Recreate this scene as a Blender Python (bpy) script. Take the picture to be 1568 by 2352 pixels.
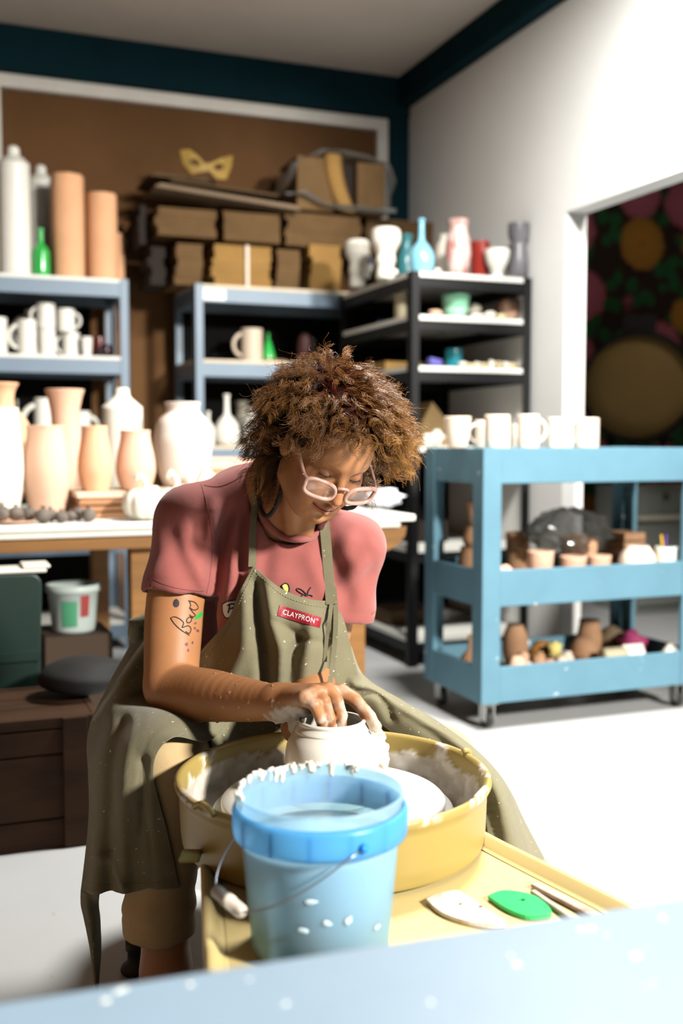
import bpy, bmesh, math, random
import numpy as np
from mathutils import Vector, Matrix
from mathutils.bvhtree import BVHTree

for _o in list(bpy.data.objects):
    bpy.data.objects.remove(_o)
SC = bpy.context.scene
COL = SC.collection
rnd = random.Random(7)
nrs = np.random.RandomState(11)

# ------------------------------------------------------------------ camera
FPX, CXP, CYP = 2430.0, 784.0, 1176.0          # focal length and centre, in pixels of the 1568 x 2352 frame
YAW, PITCH = math.radians(21.4), math.radians(3.86)
CAM = np.array([0.0, 0.0, 1.0])
_sa, _ca, _sp, _cp = math.sin(YAW), math.cos(YAW), math.sin(PITCH), math.cos(PITCH)
CF = np.array([_cp * _sa, _cp * _ca, -_sp])
CR = np.array([_ca, -_sa, 0.0])
CU = np.cross(CR, CF)
cam_data = bpy.data.cameras.new('camera')
cam = bpy.data.objects.new('camera', cam_data)
COL.objects.link(cam)
cam.location = CAM
cam.rotation_euler = (math.pi / 2 - PITCH, 0, -YAW)
cam_data.sensor_fit = 'HORIZONTAL'
cam_data.sensor_width = 24.0
cam_data.lens = FPX / 1568 * 24.0
cam_data.clip_start = 0.05
cam_data.dof.use_dof = True
cam_data.dof.focus_distance = 1.76
cam_data.dof.aperture_fstop = 2.3
SC.camera = cam

# ------------------------------------------------------------------ light and exposure
world = bpy.data.worlds.new('world')
SC.world = world
world.use_nodes = True
_bg = world.node_tree.nodes['Background']
_bg.inputs[0].default_value = (0.93, 0.97, 1.0, 1)
_bg.inputs[1].default_value = 0.012

def area_light(name, loc, target, size, power, color):
    l = bpy.data.lights.new(name, 'AREA')
    l.shape = 'DISK'
    l.size = size
    l.energy = power
    l.color = color
    o = bpy.data.objects.new(name, l)
    COL.objects.link(o)
    o.location = loc
    o.rotation_euler = (Vector(target) - Vector(loc)).to_track_quat('-Z', 'Y').to_euler()
    return o
key_lamp = area_light('work_lamp', (3.00, -2.40, 3.00), (0.7, 2.1, 0.7), 0.55, 690, (1.0, 0.97, 0.91))
ceiling_lamp = area_light('ceiling_lamp', (1.75, 2.45, 2.92), (1.75, 2.45, 0.0), 0.50, 165, (1.0, 0.985, 0.95))
next_room_fill = area_light('next_room_fill', (4.4, 4.2, 2.85), (4.4, 5.0, 0.0), 0.40, 4, (1.0, 0.90, 0.75))  # added fill that brightens the floral wall; no known lamp hangs there

SC.cycles.diffuse_bounces = 1
SC.view_settings.view_transform = 'Standard'
SC.view_settings.look = 'None'
SC.view_settings.exposure = 0.0
SC.view_settings.gamma = 1.0
SC.view_settings.use_curve_mapping = False

# ------------------------------------------------------------------ pixel helpers (real distances, in metres)
def W(px, py, d):
    return CAM + d * (CF + (px - CXP) / FPX * CR + (CYP - py) / FPX * CU)
def proj(P):
    q = np.asarray(P, float) - CAM
    d = q @ CF
    return np.stack([CXP + FPX * (q @ CR) / d, CYP - FPX * (q @ CU) / d, d], -1)
def x_at(px, y, z):
    u = (px - CXP) / FPX
    return (y * _sa + u * (_cp * y * _ca - _sp * (z - 1))) / (_ca - u * _cp * _sa)
def z_at(py, x, y):
    v = (CYP - py) / FPX
    Fh = CF[0] * x + CF[1] * y
    Uh = CU[0] * x + CU[1] * y
    return 1 + (v * Fh - Uh) / (_cp + v * _sp)
def depth(x, y, z):
    return float((np.array([x, y, z]) - CAM) @ CF)
def on_z(px, py, z):
    r = CF + (px - CXP) / FPX * CR + (CYP - py) / FPX * CU
    return CAM + r * ((z - 1) / r[2])

# ------------------------------------------------------------------ materials
def lin(c):
    if isinstance(c, str):
        c = [int(c[i:i + 2], 16) / 255 for i in (0, 2, 4)]
    return tuple(((v / 12.92) if v <= 0.04045 else ((v + 0.055) / 1.055) ** 2.4) for v in c[:3]) + (1,)
MATS = {}
def mat(name, col, rough=0.6, spec=0.4, var=0.0, scale=6.0, bump=0.0, bscale=40.0, metal=0.0, col2=None,
        speck=None, speck_amt=0.05, speck_scale=60.0, trans=0.0, alpha=1.0, sss=0.0, coat=0.0, stretch=None, attr=None, sheen=0.0):
    if name in MATS:
        return MATS[name]
    m = bpy.data.materials.new(name)
    m.use_nodes = True
    nt = m.node_tree
    N, L = nt.nodes, nt.links
    b = N['Principled BSDF']
    c = lin(col)
    b.inputs['Base Color'].default_value = c
    b.inputs['Roughness'].default_value = rough
    b.inputs['Specular IOR Level'].default_value = spec
    b.inputs['Metallic'].default_value = metal
    b.inputs['Transmission Weight'].default_value = trans
    b.inputs['Alpha'].default_value = alpha
    b.inputs['Coat Weight'].default_value = coat
    if sheen:
        b.inputs['Sheen Weight'].default_value = sheen
    if sss:
        b.inputs['Subsurface Weight'].default_value = sss
        b.inputs['Subsurface Radius'].default_value = (0.012, 0.005, 0.003)
    src = None
    tc = None
    if var or bump or speck or col2:
        tc = N.new('ShaderNodeTexCoord')
        mp = N.new('ShaderNodeMapping')
        L.new(tc.outputs['Object'], mp.inputs[0])
        if stretch:
            mp.inputs['Scale'].default_value = stretch
    if attr:
        a = N.new('ShaderNodeAttribute'); a.attribute_name = attr
        src = a.outputs['Color']
    if var or col2:
        no = N.new('ShaderNodeTexNoise'); no.inputs['Scale'].default_value = scale
        no.inputs['Detail'].default_value = 6; no.inputs['Roughness'].default_value = 0.62
        L.new(mp.outputs[0], no.inputs['Vector'])
        mx = N.new('ShaderNodeMix'); mx.data_type = 'RGBA'
        rp = N.new('ShaderNodeMapRange')
        rp.inputs['From Min'].default_value = 0.32; rp.inputs['From Max'].default_value = 0.68
        L.new(no.outputs['Fac'], rp.inputs['Value'])
        L.new(rp.outputs[0], mx.inputs[0])
        if src is not None:
            hs = N.new('ShaderNodeHueSaturation'); hs.inputs['Value'].default_value = 1 - var
            L.new(src, hs.inputs['Color']); L.new(src, mx.inputs[7]); L.new(hs.outputs[0], mx.inputs[6])
        else:
            c2 = lin(col2) if col2 else tuple(max(0, v * (1 - var)) for v in c[:3]) + (1,)
            c1 = c if col2 else tuple(min(1, v * (1 + var * 0.5)) for v in c[:3]) + (1,)
            mx.inputs[6].default_value = c2; mx.inputs[7].default_value = c1
        src = mx.outputs[2]
    if speck:
        vo = N.new('ShaderNodeTexNoise'); vo.inputs['Scale'].default_value = speck_scale
        vo.inputs['Detail'].default_value = 3
        L.new(mp.outputs[0], vo.inputs['Vector'])
        rp2 = N.new('ShaderNodeMapRange')
        t = 0.5 + 0.22 * (1 - 3 * speck_amt)
        rp2.inputs['From Min'].default_value = t; rp2.inputs['From Max'].default_value = t + 0.03
        L.new(vo.outputs['Fac'], rp2.inputs['Value'])
        mx2 = N.new('ShaderNodeMix'); mx2.data_type = 'RGBA'
        L.new(rp2.outputs[0], mx2.inputs[0])
        if src is not None:
            L.new(src, mx2.inputs[6])
        else:
            mx2.inputs[6].default_value = c
        mx2.inputs[7].default_value = lin(speck)
        src = mx2.outputs[2]
    if src is not None:
        L.new(src, b.inputs['Base Color'])
    if bump:
        nb = N.new('ShaderNodeTexNoise'); nb.inputs['Scale'].default_value = bscale; nb.inputs['Detail'].default_value = 5
        L.new(mp.outputs[0], nb.inputs['Vector'])
        bp = N.new('ShaderNodeBump'); bp.inputs['Strength'].default_value = bump; bp.inputs['Distance'].default_value = 0.004
        L.new(nb.outputs['Fac'], bp.inputs['Height']); L.new(bp.outputs[0], b.inputs['Normal'])
    MATS[name] = m
    return m

# ------------------------------------------------------------------ mesh helpers
class MB:
    """collects geometry for ONE mesh"""
    def __init__(s):
        s.v, s.f, s.sm = [], [], []
    def add(s, vs, fs, smooth=False):
        o = len(s.v)
        s.v.extend([tuple(map(float, p)) for p in vs])
        s.f.extend([tuple(i + o for i in f) for f in fs])
        s.sm.extend([smooth] * len(fs))
        return s
    def box(s, x0, x1, y0, y1, z0, z1, M=None):
        vs = [(x, y, z) for z in (z0, z1) for y in (y0, y1) for x in (x0, x1)]
        if M is not None:
            vs = [M @ Vector(p) for p in vs]
        return s.add(vs, [(0, 2, 3, 1), (4, 5, 7, 6), (0, 1, 5, 4), (2, 6, 7, 3), (0, 4, 6, 2), (1, 3, 7, 5)])
    def cbox(s, c, sz, M=None):
        return s.box(c[0] - sz[0] / 2, c[0] + sz[0] / 2, c[1] - sz[1] / 2, c[1] + sz[1] / 2, c[2] - sz[2] / 2, c[2] + sz[2] / 2, M)
    def lathe(s, prof, n=32, c=(0, 0, 0), closed=False, M=None, lobes=0, lob=0.0):
        vs, fs = [], []
        m = len(prof)
        for (r, z) in prof:
            for k in range(n):
                t = 2 * math.pi * k / n
                rr = r * (1 + lob * (abs(math.cos(lobes * t / 2)) - 1)) if lobes else r
                p = Vector((rr * math.cos(t), rr * math.sin(t), z))
                if M is not None:
                    p = M @ p
                vs.append((p[0] + c[0], p[1] + c[1], p[2] + c[2]))
        for i in range(m - 1):
            for k in range(n):
                k2 = (k + 1) % n
                fs.append((i * n + k, i * n + k2, (i + 1) * n + k2, (i + 1) * n + k))
        if closed:
            for k in range(n):
                k2 = (k + 1) % n
                fs.append(((m - 1) * n + k, (m - 1) * n + k2, k2, k))
        else:
            if prof[0][0] > 1e-6:
                fs.append(tuple(reversed(range(n))))
            if prof[-1][0] > 1e-6:
                fs.append(tuple((m - 1) * n + k for k in range(n)))
        return s.add(vs, fs, True)
    def tube(s, path, rad, n=8, flat=None, caps=True, up=None):
        P = [Vector(p) for p in path]
        m = len(P)
        rads = rad if hasattr(rad, '__len__') else [rad] * m
        T = []
        for i in range(m):
            t = (P[min(i + 1, m - 1)] - P[max(i - 1, 0)])
            T.append(t.normalized() if t.length > 1e-9 else Vector((0, 0, 1)))
        nrm = Vector(up) if up is not None else T[0].orthogonal()
        vs, fs = [], []
        for i in range(m):
            nrm = (nrm - T[i] * nrm.dot(T[i]))
            if nrm.length < 1e-6:
                nrm = T[i].orthogonal()
            nrm.normalize()
            bi = T[i].cross(nrm)
            for k in range(n):
                a = 2 * math.pi * k / n
                e = flat if flat else 1.0
                vs.append(P[i] + (nrm * math.cos(a) * e + bi * math.sin(a)) * rads[i])
        for i in range(m - 1):
            for k in range(n):
                k2 = (k + 1) % n
                fs.append((i * n + k, i * n + k2, (i + 1) * n + k2, (i + 1) * n + k))
        if caps:
            fs.append(tuple(reversed(range(n))))
            fs.append(tuple((m - 1) * n + k for k in range(n)))
        return s.add(vs, fs, True)
    def prism(s, pts, z0, z1, M=None):
        n = len(pts)
        vs = [(x, y, z0) for x, y in pts] + [(x, y, z1) for x, y in pts]
        if M is not None:
            vs = [M @ Vector(p) for p in vs]
        fs = [tuple(reversed(range(n))), tuple(range(n, 2 * n))] + [(i, (i + 1) % n, n + (i + 1) % n, n + i) for i in range(n)]
        return s.add(vs, fs)
    def blob(s, c, r, n=16, lump=0.0, seed=0, M=None):
        rs = random.Random(seed)
        ph = [(rs.uniform(1, 3), rs.uniform(0, 6.3), rs.uniform(0, 6.3)) for _ in range(4)]
        vs, fs = [], []
        m = n // 2 + 1
        for i in range(m):
            th = math.pi * i / (m - 1)
            for k in range(n):
                a = 2 * math.pi * k / n
                q = 1 + lump * sum(math.sin(w * 1.7 * math.cos(th) * 2 + p1 + round(w) * a) * math.sin(th) for w, p1, p2 in ph) / 2
                p = Vector((math.sin(th) * math.cos(a) * r[0] * q, math.sin(th) * math.sin(a) * r[1] * q, math.cos(th) * r[2] * q))
                if M is not None:
                    p = M @ p
                vs.append((p[0] + c[0], p[1] + c[1], p[2] + c[2]))
        for i in range(m - 1):
            for k in range(n):
                fs.append((i * n + k, (i + 1) * n + k, (i + 1) * n + (k + 1) % n, i * n + (k + 1) % n))
        return s.add(vs, fs, True)
    def settle(s, gap=0.0006):
        z = min(p[2] for p in s.v)
        s.v = [(p[0], p[1], p[2] - z + gap) for p in s.v]
        return s
    def build(s, name, m, parent=None, loc=None, rz=0, bevel=0.0, world_to=None):
        vs = np.array(s.v, dtype=np.float64)
        if world_to is not None:
            vs = vs - np.array(world_to)
        me = bpy.data.meshes.new(name)
        me.from_pydata(vs.tolist(), [], s.f)
        if any(s.sm):
            me.polygons.foreach_set('use_smooth', s.sm)
        me.materials.append(m)
        me.update()
        o = bpy.data.objects.new(name, me)
        COL.objects.link(o)
        if parent is not None:
            o.parent = parent
        if loc is not None:
            o.location = loc
        o.rotation_euler.z = rz
        if bevel:
            b = o.modifiers.new('bevel', 'BEVEL'); b.width = bevel; b.segments = 2; b.limit_method = 'ANGLE'
        return o

def tag(o, label, cat, group=None):
    o['label'] = label; o['category'] = cat
    if group:
        o['group'] = group
    return o
def struct(o, label=None):
    o['kind'] = 'structure'
    if label:
        o['label'] = label
    return o
def thing(name, label, cat, loc=(0, 0, 0), rz=0, group=None):
    e = bpy.data.objects.new(name, None)
    COL.objects.link(e)
    e.location = loc; e.rotation_euler.z = rz
    e.empty_display_size = 0.05
    return tag(e, label, cat, group)
def np_mesh(name, V, Fq, m, parent=None, origin=None, smooth=True):
    V = np.asarray(V, np.float64)
    if origin is not None:
        V = V - np.asarray(origin)
    me = bpy.data.meshes.new(name)
    Fq = np.asarray(Fq)
    k = Fq.shape[1]
    me.vertices.add(len(V)); me.vertices.foreach_set('co', V.ravel())
    me.loops.add(Fq.size); me.loops.foreach_set('vertex_index', Fq.ravel().astype(np.int32))
    me.polygons.add(len(Fq)); me.polygons.foreach_set('loop_start', (np.arange(len(Fq)) * k).astype(np.int32))
    me.polygons.foreach_set('loop_total', np.full(len(Fq), k, np.int32))
    me.update(calc_edges=True)
    if smooth:
        me.polygons.foreach_set('use_smooth', np.ones(len(Fq), bool))
    me.materials.append(m)
    me.validate()
    o = bpy.data.objects.new(name, me)
    COL.objects.link(o)
    if parent is not None:
        o.parent = parent
    return o
def vcol(o, C, name='tint'):
    a = o.data.color_attributes.new(name, 'FLOAT_COLOR', 'POINT')
    C = np.c_[C, np.ones(len(C))].astype(np.float32)
    a.data.foreach_set('color', C.ravel())
def cat(points, n):
    """Catmull-Rom through points"""
    P = np.asarray(points, float); out = []
    for i in range(len(P) - 1):
        p0, p1, p2, p3 = P[max(i - 1, 0)], P[i], P[i + 1], P[min(i + 2, len(P) - 1)]
        for k in range(n):
            t = k / n
            out.append(.5 * (2 * p1 + (p2 - p0) * t + (2 * p0 - 5 * p1 + 4 * p2 - p3) * t * t + (3 * p1 - p0 - 3 * p2 + p3) * t ** 3))
    out.append(P[-1]); return np.array(out)
def noise3(P, scale, seed=0, octaves=3):
    """cheap value noise on points (n,3) -> 0..1"""
    P = np.asarray(P, float) * scale
    r = np.zeros(len(P)); amp, tot = 1.0, 0.0
    for o_ in range(octaves):
        Q = P * 2 ** o_ + seed * 13.7 + o_ * 5.3
        I = np.floor(Q).astype(np.int64); f_ = Q - I; f_ = f_ * f_ * (3 - 2 * f_)
        acc = np.zeros(len(P))
        for dx in (0, 1):
            for dy in (0, 1):
                for dz in (0, 1):
                    h = ((I[:, 0] + dx) * 73856093) ^ ((I[:, 1] + dy) * 19349663) ^ ((I[:, 2] + dz) * 83492791)
                    h = (h ^ (h >> 13)) * 1274126177
                    val = ((h ^ (h >> 16)) & 0xffff) / 65535.0
                    w_ = (f_[:, 0] if dx else 1 - f_[:, 0]) * (f_[:, 1] if dy else 1 - f_[:, 1]) * (f_[:, 2] if dz else 1 - f_[:, 2])
                    acc += val * w_
        r += acc * amp; tot += amp; amp *= .5
    return r / tot
# ================================================================== the setting
YB, XR, ZC = 5.60, 2.57, 3.02                   # back wall, right wall, ceiling
JY, DZ = 3.93, 1.975                            # far jamb of the opening, its head height
M_floor = mat('floor_paint', 'c4c5c4', 0.42, 0.4, var=0.06, scale=1.6, speck='b9b4a6', speck_amt=0.02, speck_scale=38, bump=0.03, bscale=60)
M_ceil = mat('ceiling_panel', 'd2c6ba', 0.55, 0.3, var=0.10, scale=1.2)
M_brown = mat('brown_wall_board', '684829', 0.8, 0.2, var=0.18, scale=1.5, bump=0.05)
M_white = mat('white_wall_paint', 'efeeea', 0.7, 0.25, var=0.03, scale=2.0)
M_teal = mat('dark_teal_steel', '0c2a32', 0.85, 0.1, var=0.2, scale=3)
M_trimw = mat('white_trim', 'e6e0d6', 0.6, 0.3, var=0.08, scale=8)

struct(MB().box(-1.6, 6.0, -2.2, 8.4, -0.10, 0.0).build('floor', M_floor))
struct(MB().box(-1.6, XR + 0.1, -1.4, YB + 0.1, ZC, ZC + 0.1).build('ceiling', M_ceil))
struct(MB().box(-1.6, XR + 0.10, YB, YB + 0.10, 0, ZC).build('wall_back', M_brown))
struct(MB().box(-1.7, -1.6, -1.4, YB + 0.1, 0, ZC).build('wall_left', M_brown))
wr = MB()
wr.box(XR, XR + 0.105, JY, YB, 0, ZC)
wr.box(XR, XR + 0.105, 1.2, JY, DZ, ZC)
o = wr.build('wall_right', M_white); struct(o)
# steel frame along the ceiling and in the corner
struct(MB().box(-1.6, XR, YB - 0.10, YB, 2.80, ZC - 0.002).build('trim_1', M_teal, bevel=0.006))
struct(MB().box(XR - 0.075, XR, -1.4, YB - 0.10, 2.86, ZC - 0.002).build('trim_2', M_teal, bevel=0.006))
struct(MB().box(XR - 0.11, XR, YB - 0.09, YB, 0, 2.80).build('trim_3', M_teal, bevel=0.006))
# pale frame strips round the brown board
struct(MB().box(-1.6, XR - 0.11, YB - 0.045, YB, 2.735, 2.80).build('trim_4', M_trimw, bevel=0.004))
struct(MB().box(XR - 0.175, XR - 0.11, YB - 0.045, YB, 0, 2.735).build('trim_5', M_trimw, bevel=0.004))
xl = x_at(-12, YB, 2.2)
struct(MB().box(xl - 0.02, xl + 0.035, YB - 0.045, YB, 0, 2.735).build('trim_6', M_trimw, bevel=0.004))

# the room seen through the opening: floral wall, floor goes on
def floral():
    m = bpy.data.materials.new('floral_wallpaper'); m.use_nodes = True
    N, L = m.node_tree.nodes, m.node_tree.links
    b = N['Principled BSDF']; b.inputs['Roughness'].default_value = 0.8
    tc = N.new('ShaderNodeTexCoord'); mp = N.new('ShaderNodeMapping')
    mp.inputs['Scale'].default_value = (3.0, 0.0, 3.0)
    L.new(tc.outputs['Object'], mp.inputs[0])
    nz = N.new('ShaderNodeTexNoise'); nz.inputs['Scale'].default_value = 5.0; L.new(mp.outputs[0], nz.inputs['Vector'])
    ad = N.new('ShaderNodeMix'); ad.data_type = 'VECTOR'; ad.inputs[0].default_value = 0.14
    L.new(mp.outputs[0], ad.inputs[4]); L.new(nz.outputs['Color'], ad.inputs[5])
    vo = N.new('ShaderNodeTexVoronoi'); vo.inputs['Scale'].default_value = 1.0; vo.inputs['Randomness'].default_value = 0.55
    L.new(ad.outputs[1], vo.inputs['Vector'])
    vw = N.new('ShaderNodeTexVoronoi'); vw.inputs['Scale'].default_value = 3.2
    L.new(ad.outputs[1], vw.inputs['Vector'])
    cr = N.new('ShaderNodeValToRGB'); e = cr.color_ramp.elements
    e[0].position = 0.0; e[0].color = lin('a8384a'); e[1].position = 0.12; e[1].color = lin('e9829b')
    x = e.new(0.46); x.color = lin('d8707f'); x = e.new(0.52); x.color = lin('3d2a22')
    L.new(vo.outputs['Distance'], cr.inputs[0])
    cr2 = N.new('ShaderNodeValToRGB'); e = cr2.color_ramp.elements
    e[0].position = 0.0; e[0].color = lin('b0413c'); e[1].position = 0.14; e[1].color = lin('e09a3c')
    x = e.new(0.46); x.color = lin('d08e3a'); x = e.new(0.52); x.color = lin('3d2a22')
    L.new(vo.outputs['Distance'], cr2.inputs[0])
    sp = N.new('ShaderNodeSeparateColor'); L.new(vo.outputs['Color'], sp.inputs[0])
    gt = N.new('ShaderNodeMath'); gt.operation = 'GREATER_THAN'; gt.inputs[1].default_value = 0.88; L.new(sp.outputs[0], gt.inputs[0])
    mx = N.new('ShaderNodeMix'); mx.data_type = 'RGBA'; L.new(gt.outputs[0], mx.inputs[0]); L.new(cr.outputs[0], mx.inputs[6]); L.new(cr2.outputs[0], mx.inputs[7])
    far = N.new('ShaderNodeMapRange'); far.inputs['From Min'].default_value = 0.44; far.inputs['From Max'].default_value = 0.50; L.new(vo.outputs['Distance'], far.inputs['Value'])
    lf = N.new('ShaderNodeMapRange'); lf.inputs['From Min'].default_value = 0.5; lf.inputs['From Max'].default_value = 0.4; L.new(vw.outputs['Distance'], lf.inputs['Value'])
    ml = N.new('ShaderNodeMath'); ml.operation = 'MULTIPLY'; L.new(far.outputs[0], ml.inputs[0]); L.new(lf.outputs[0], ml.inputs[1])
    mg = N.new('ShaderNodeMix'); mg.data_type = 'RGBA'; L.new(ml.outputs[0], mg.inputs[0]); L.new(mx.outputs[2], mg.inputs[6]); mg.inputs[7].default_value = lin('2f6b3a')
    L.new(mg.outputs[2], b.inputs['Base Color'])
    return m
struct(MB().box(XR + 0.105, 6.0, 6.4, 6.5, 0, 3.2).build('wall_floral', floral()))
M_dark = mat('dark_room_paint', '4a4038', 0.8, 0.2, var=0.1)
struct(MB().box(XR + 0.105, 6.1, 1.0, 6.5, 3.0, 3.1).build('ceiling_beyond', M_dark))
struct(MB().box(2.9, 6.1, 1.0, 1.1, 0, 3.0).build('key_light_block', M_dark))  # unseen slab, added to keep the key light out of the next room
struct(MB().box(6.0, 6.1, 1.1, 6.5, 0, 3.0).build('wall_beyond', M_dark))

# big round tan disc leaning in the next room
def round_disc():
    y = 5.6
    cx = x_at(1462, y, 1.0); d = depth(cx, y, 1.0)
    r = 118 * d / FPX * 1.0
    zc = z_at(890, cx, y)
    t = thing('round_drum', 'large round tan drum in a dark rim, in the next room', 'drum', (cx, y, 0), -0.55)
    M = Matrix.Rotation(math.radians(90), 4, 'X')
    rim = MB(); rim.lathe([(r * 1.0, -0.06), (r * 1.09, -0.06), (r * 1.09, 0.06), (r * 1.0, 0.06)], 48, (0, 0, zc), closed=True, M=M)
    rim.build('rim', mat('drum_rim', '1b1512', 0.6), t)
    s = MB(); s.lathe([(0.0, 0.03), (r * 0.6, 0.028), (r * 1.0, 0.02), (r * 1.0, -0.02), (0.0, -0.02)], 48, (0, 0, zc), M=M)
    s.build('drumhead', mat('drum_skin', 'b08e55', 0.7, var=0.12, scale=3), t)
    for sx in (-1, 1):
        MB().tube([(sx * r * 0.5, 0.14, 0.0), (sx * r * 0.5, 0.0, zc - r * 0.9)], 0.018, 8).build('leg', mat('drum_rim', '1b1512'), t)
    b = MB().box(-0.1, 0.1, -0.04, 0.04, zc + r * 1.08, zc + r * 1.08 + 0.10).build('bracket', mat('drum_rim', '1b1512'), t)
round_disc()
# grey cabinet beyond, seen through the cart
def grey_cabinet():
    y = 5.0
    x0 = x_at(1462, y, 0.8)
    t = thing('metal_cabinet', 'grey metal cabinet in the next room, seen through the blue cart', 'cabinet', (x0 + 0.25, y, 0))
    z1 = z_at(1118, x0, y)
    MB().box(-0.25, 0.25, 0, 0.4, 0, z1).build('body', mat('grey_cabinet', '8b8d86', 0.5, 0.4, var=0.06), t, bevel=0.008)
    dr = MB().box(-0.235, 0.235, -0.018, 0.0, 0.05, z1 - 0.03).build('door', mat('grey_cabinet', '8b8d86'), t, bevel=0.004)
    MB().blob((-0.07, -0.035, z1 - 0.06), (0.02, 0.02, 0.02), 10).build('knob', mat('dark_knob', '3b3a36', 0.4), dr)
    MB().box(-0.26, 0.26, -0.05, -0.019, z1 - 0.19, z1 - 0.165).build('rail', mat('pale_rail', 'c9c1ad', 0.5), t, bevel=0.003)
grey_cabinet()
# ================================================================== furniture
M_rack = mat('slate_blue_steel', '6d8091', 0.45, 0.45, var=0.07, scale=5)
M_black = mat('black_steel', '0a0b0d', 0.55, 0.25, var=0.2, scale=5)
M_board = mat('pale_shelf_board', 'd6c6ad', 0.7, 0.25, var=0.10, scale=7)
M_boardw = mat('white_shelf_board', 'e8e6dd', 0.6, 0.3, var=0.06, scale=7)

def rack(name, label, x0, x1, y0, y1, zs, ms, mb, beam=0.068, post=0.042, board=0.016, group=None):
    t = thing(name, label, 'shelf', ((x0 + x1) / 2, (y0 + y1) / 2, 0), 0, group)
    w, dp = (x1 - x0) / 2, (y1 - y0) / 2
    H = zs[0]
    for sx in (-1, 1):
        for sy in (-1, 1):
            m = MB()                                  # angle-iron post
            a, b = sx * w, sy * dp
            m.box(min(a, a - sx * post), max(a, a - sx * post), min(b, b - sy * 0.004), max(b, b - sy * 0.004), 0, H)
            m.box(min(a, a - sx * 0.004), max(a, a - sx * 0.004), min(b, b - sy * post), max(b, b - sy * post), 0, H)
            m.build('post', ms, t)
    for z in zs:
        zt = z - board
        MB().box(-w + 0.005, w - 0.005, -dp + 0.004, -dp + 0.03, zt - beam, zt).build('front_beam', ms, t, bevel=0.002)
        MB().box(-w + 0.005, w - 0.005, dp - 0.03, dp - 0.004, zt - beam, zt).build('back_beam', ms, t)
        for sx in (-1, 1):
            MB().box(min(sx * w - sx * 0.005, sx * (w - 0.03)), max(sx * w - sx * 0.005, sx * (w - 0.03)), -dp + 0.031, dp - 0.031, zt - beam, zt).build('side_beam', ms, t)
        MB().box(-w + 0.005, w - 0.005, -dp + 0.005, dp - 0.005, zt, z - 0.0008).build('shelf_board', mb, t)
    return t
def shade_panel(t, x0, x1, dp, z0, z1):  # black sheet standing in for the shade inside the rack, not a real backing
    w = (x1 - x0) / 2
    MB().box(-w + 0.006, w - 0.006, dp / 2 - 0.003, dp / 2 - 0.0005, z0, z1).build('shade_panel', mat('rack_shade_black', '0c0b0a', 0.8, 0.1), t)
RZ = [1.755, 1.395, 0.975, 0.55, 0.14]
RY0, RY1 = 5.05, 5.50
XLR = x_at(297, RY0, 1.6)
XML = x_at(447, RY0, 1.6)
lrk = rack('shelving_unit', 'slate blue steel shelving unit at the left, white mugs on its middle shelf', XLR - 0.98, XLR, RY0, RY1, RZ, M_rack, M_boardw)
midr = rack('shelving_unit', 'slate blue steel shelving unit loaded with stacked cardboard, behind the woman', XML, 2.36, RY0, RY1, RZ, M_rack, M_board)
shade_panel(lrk, XLR - 0.98, XLR - 0.22, RY1 - RY0, 0.0, RZ[0] - 0.07)
shade_panel(midr, XML, 2.36, RY1 - RY0, 0.0, RZ[0] - 0.07)
xs = x_at(492, RY0, 1.7)
MB().box(xs - 0.055 - (XML + 2.36) / 2, xs + 0.055 - (XML + 2.36) / 2, -0.2265, -0.2215, 1.678, 1.732).build('paper_label', mat('paper_label', 'eef0f2', 0.7), midr)
BZ = [1.73, 1.545, 1.325, 0.975, 0.53, 0.13]
BX0, BX1, BY0, BY1 = x_at(944, 4.18, 1.6), XR - 0.012, 4.18, 5.03
brk = rack('shelving_unit', 'black steel shelving unit with white boards against the white wall', BX0, BX1, BY0, BY1, BZ, M_black, M_boardw, beam=0.045, post=0.04, board=0.022)

shade_panel(brk, BX0, BX1, BY1 - BY0, 0.0, BZ[0] - 0.06)

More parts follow.
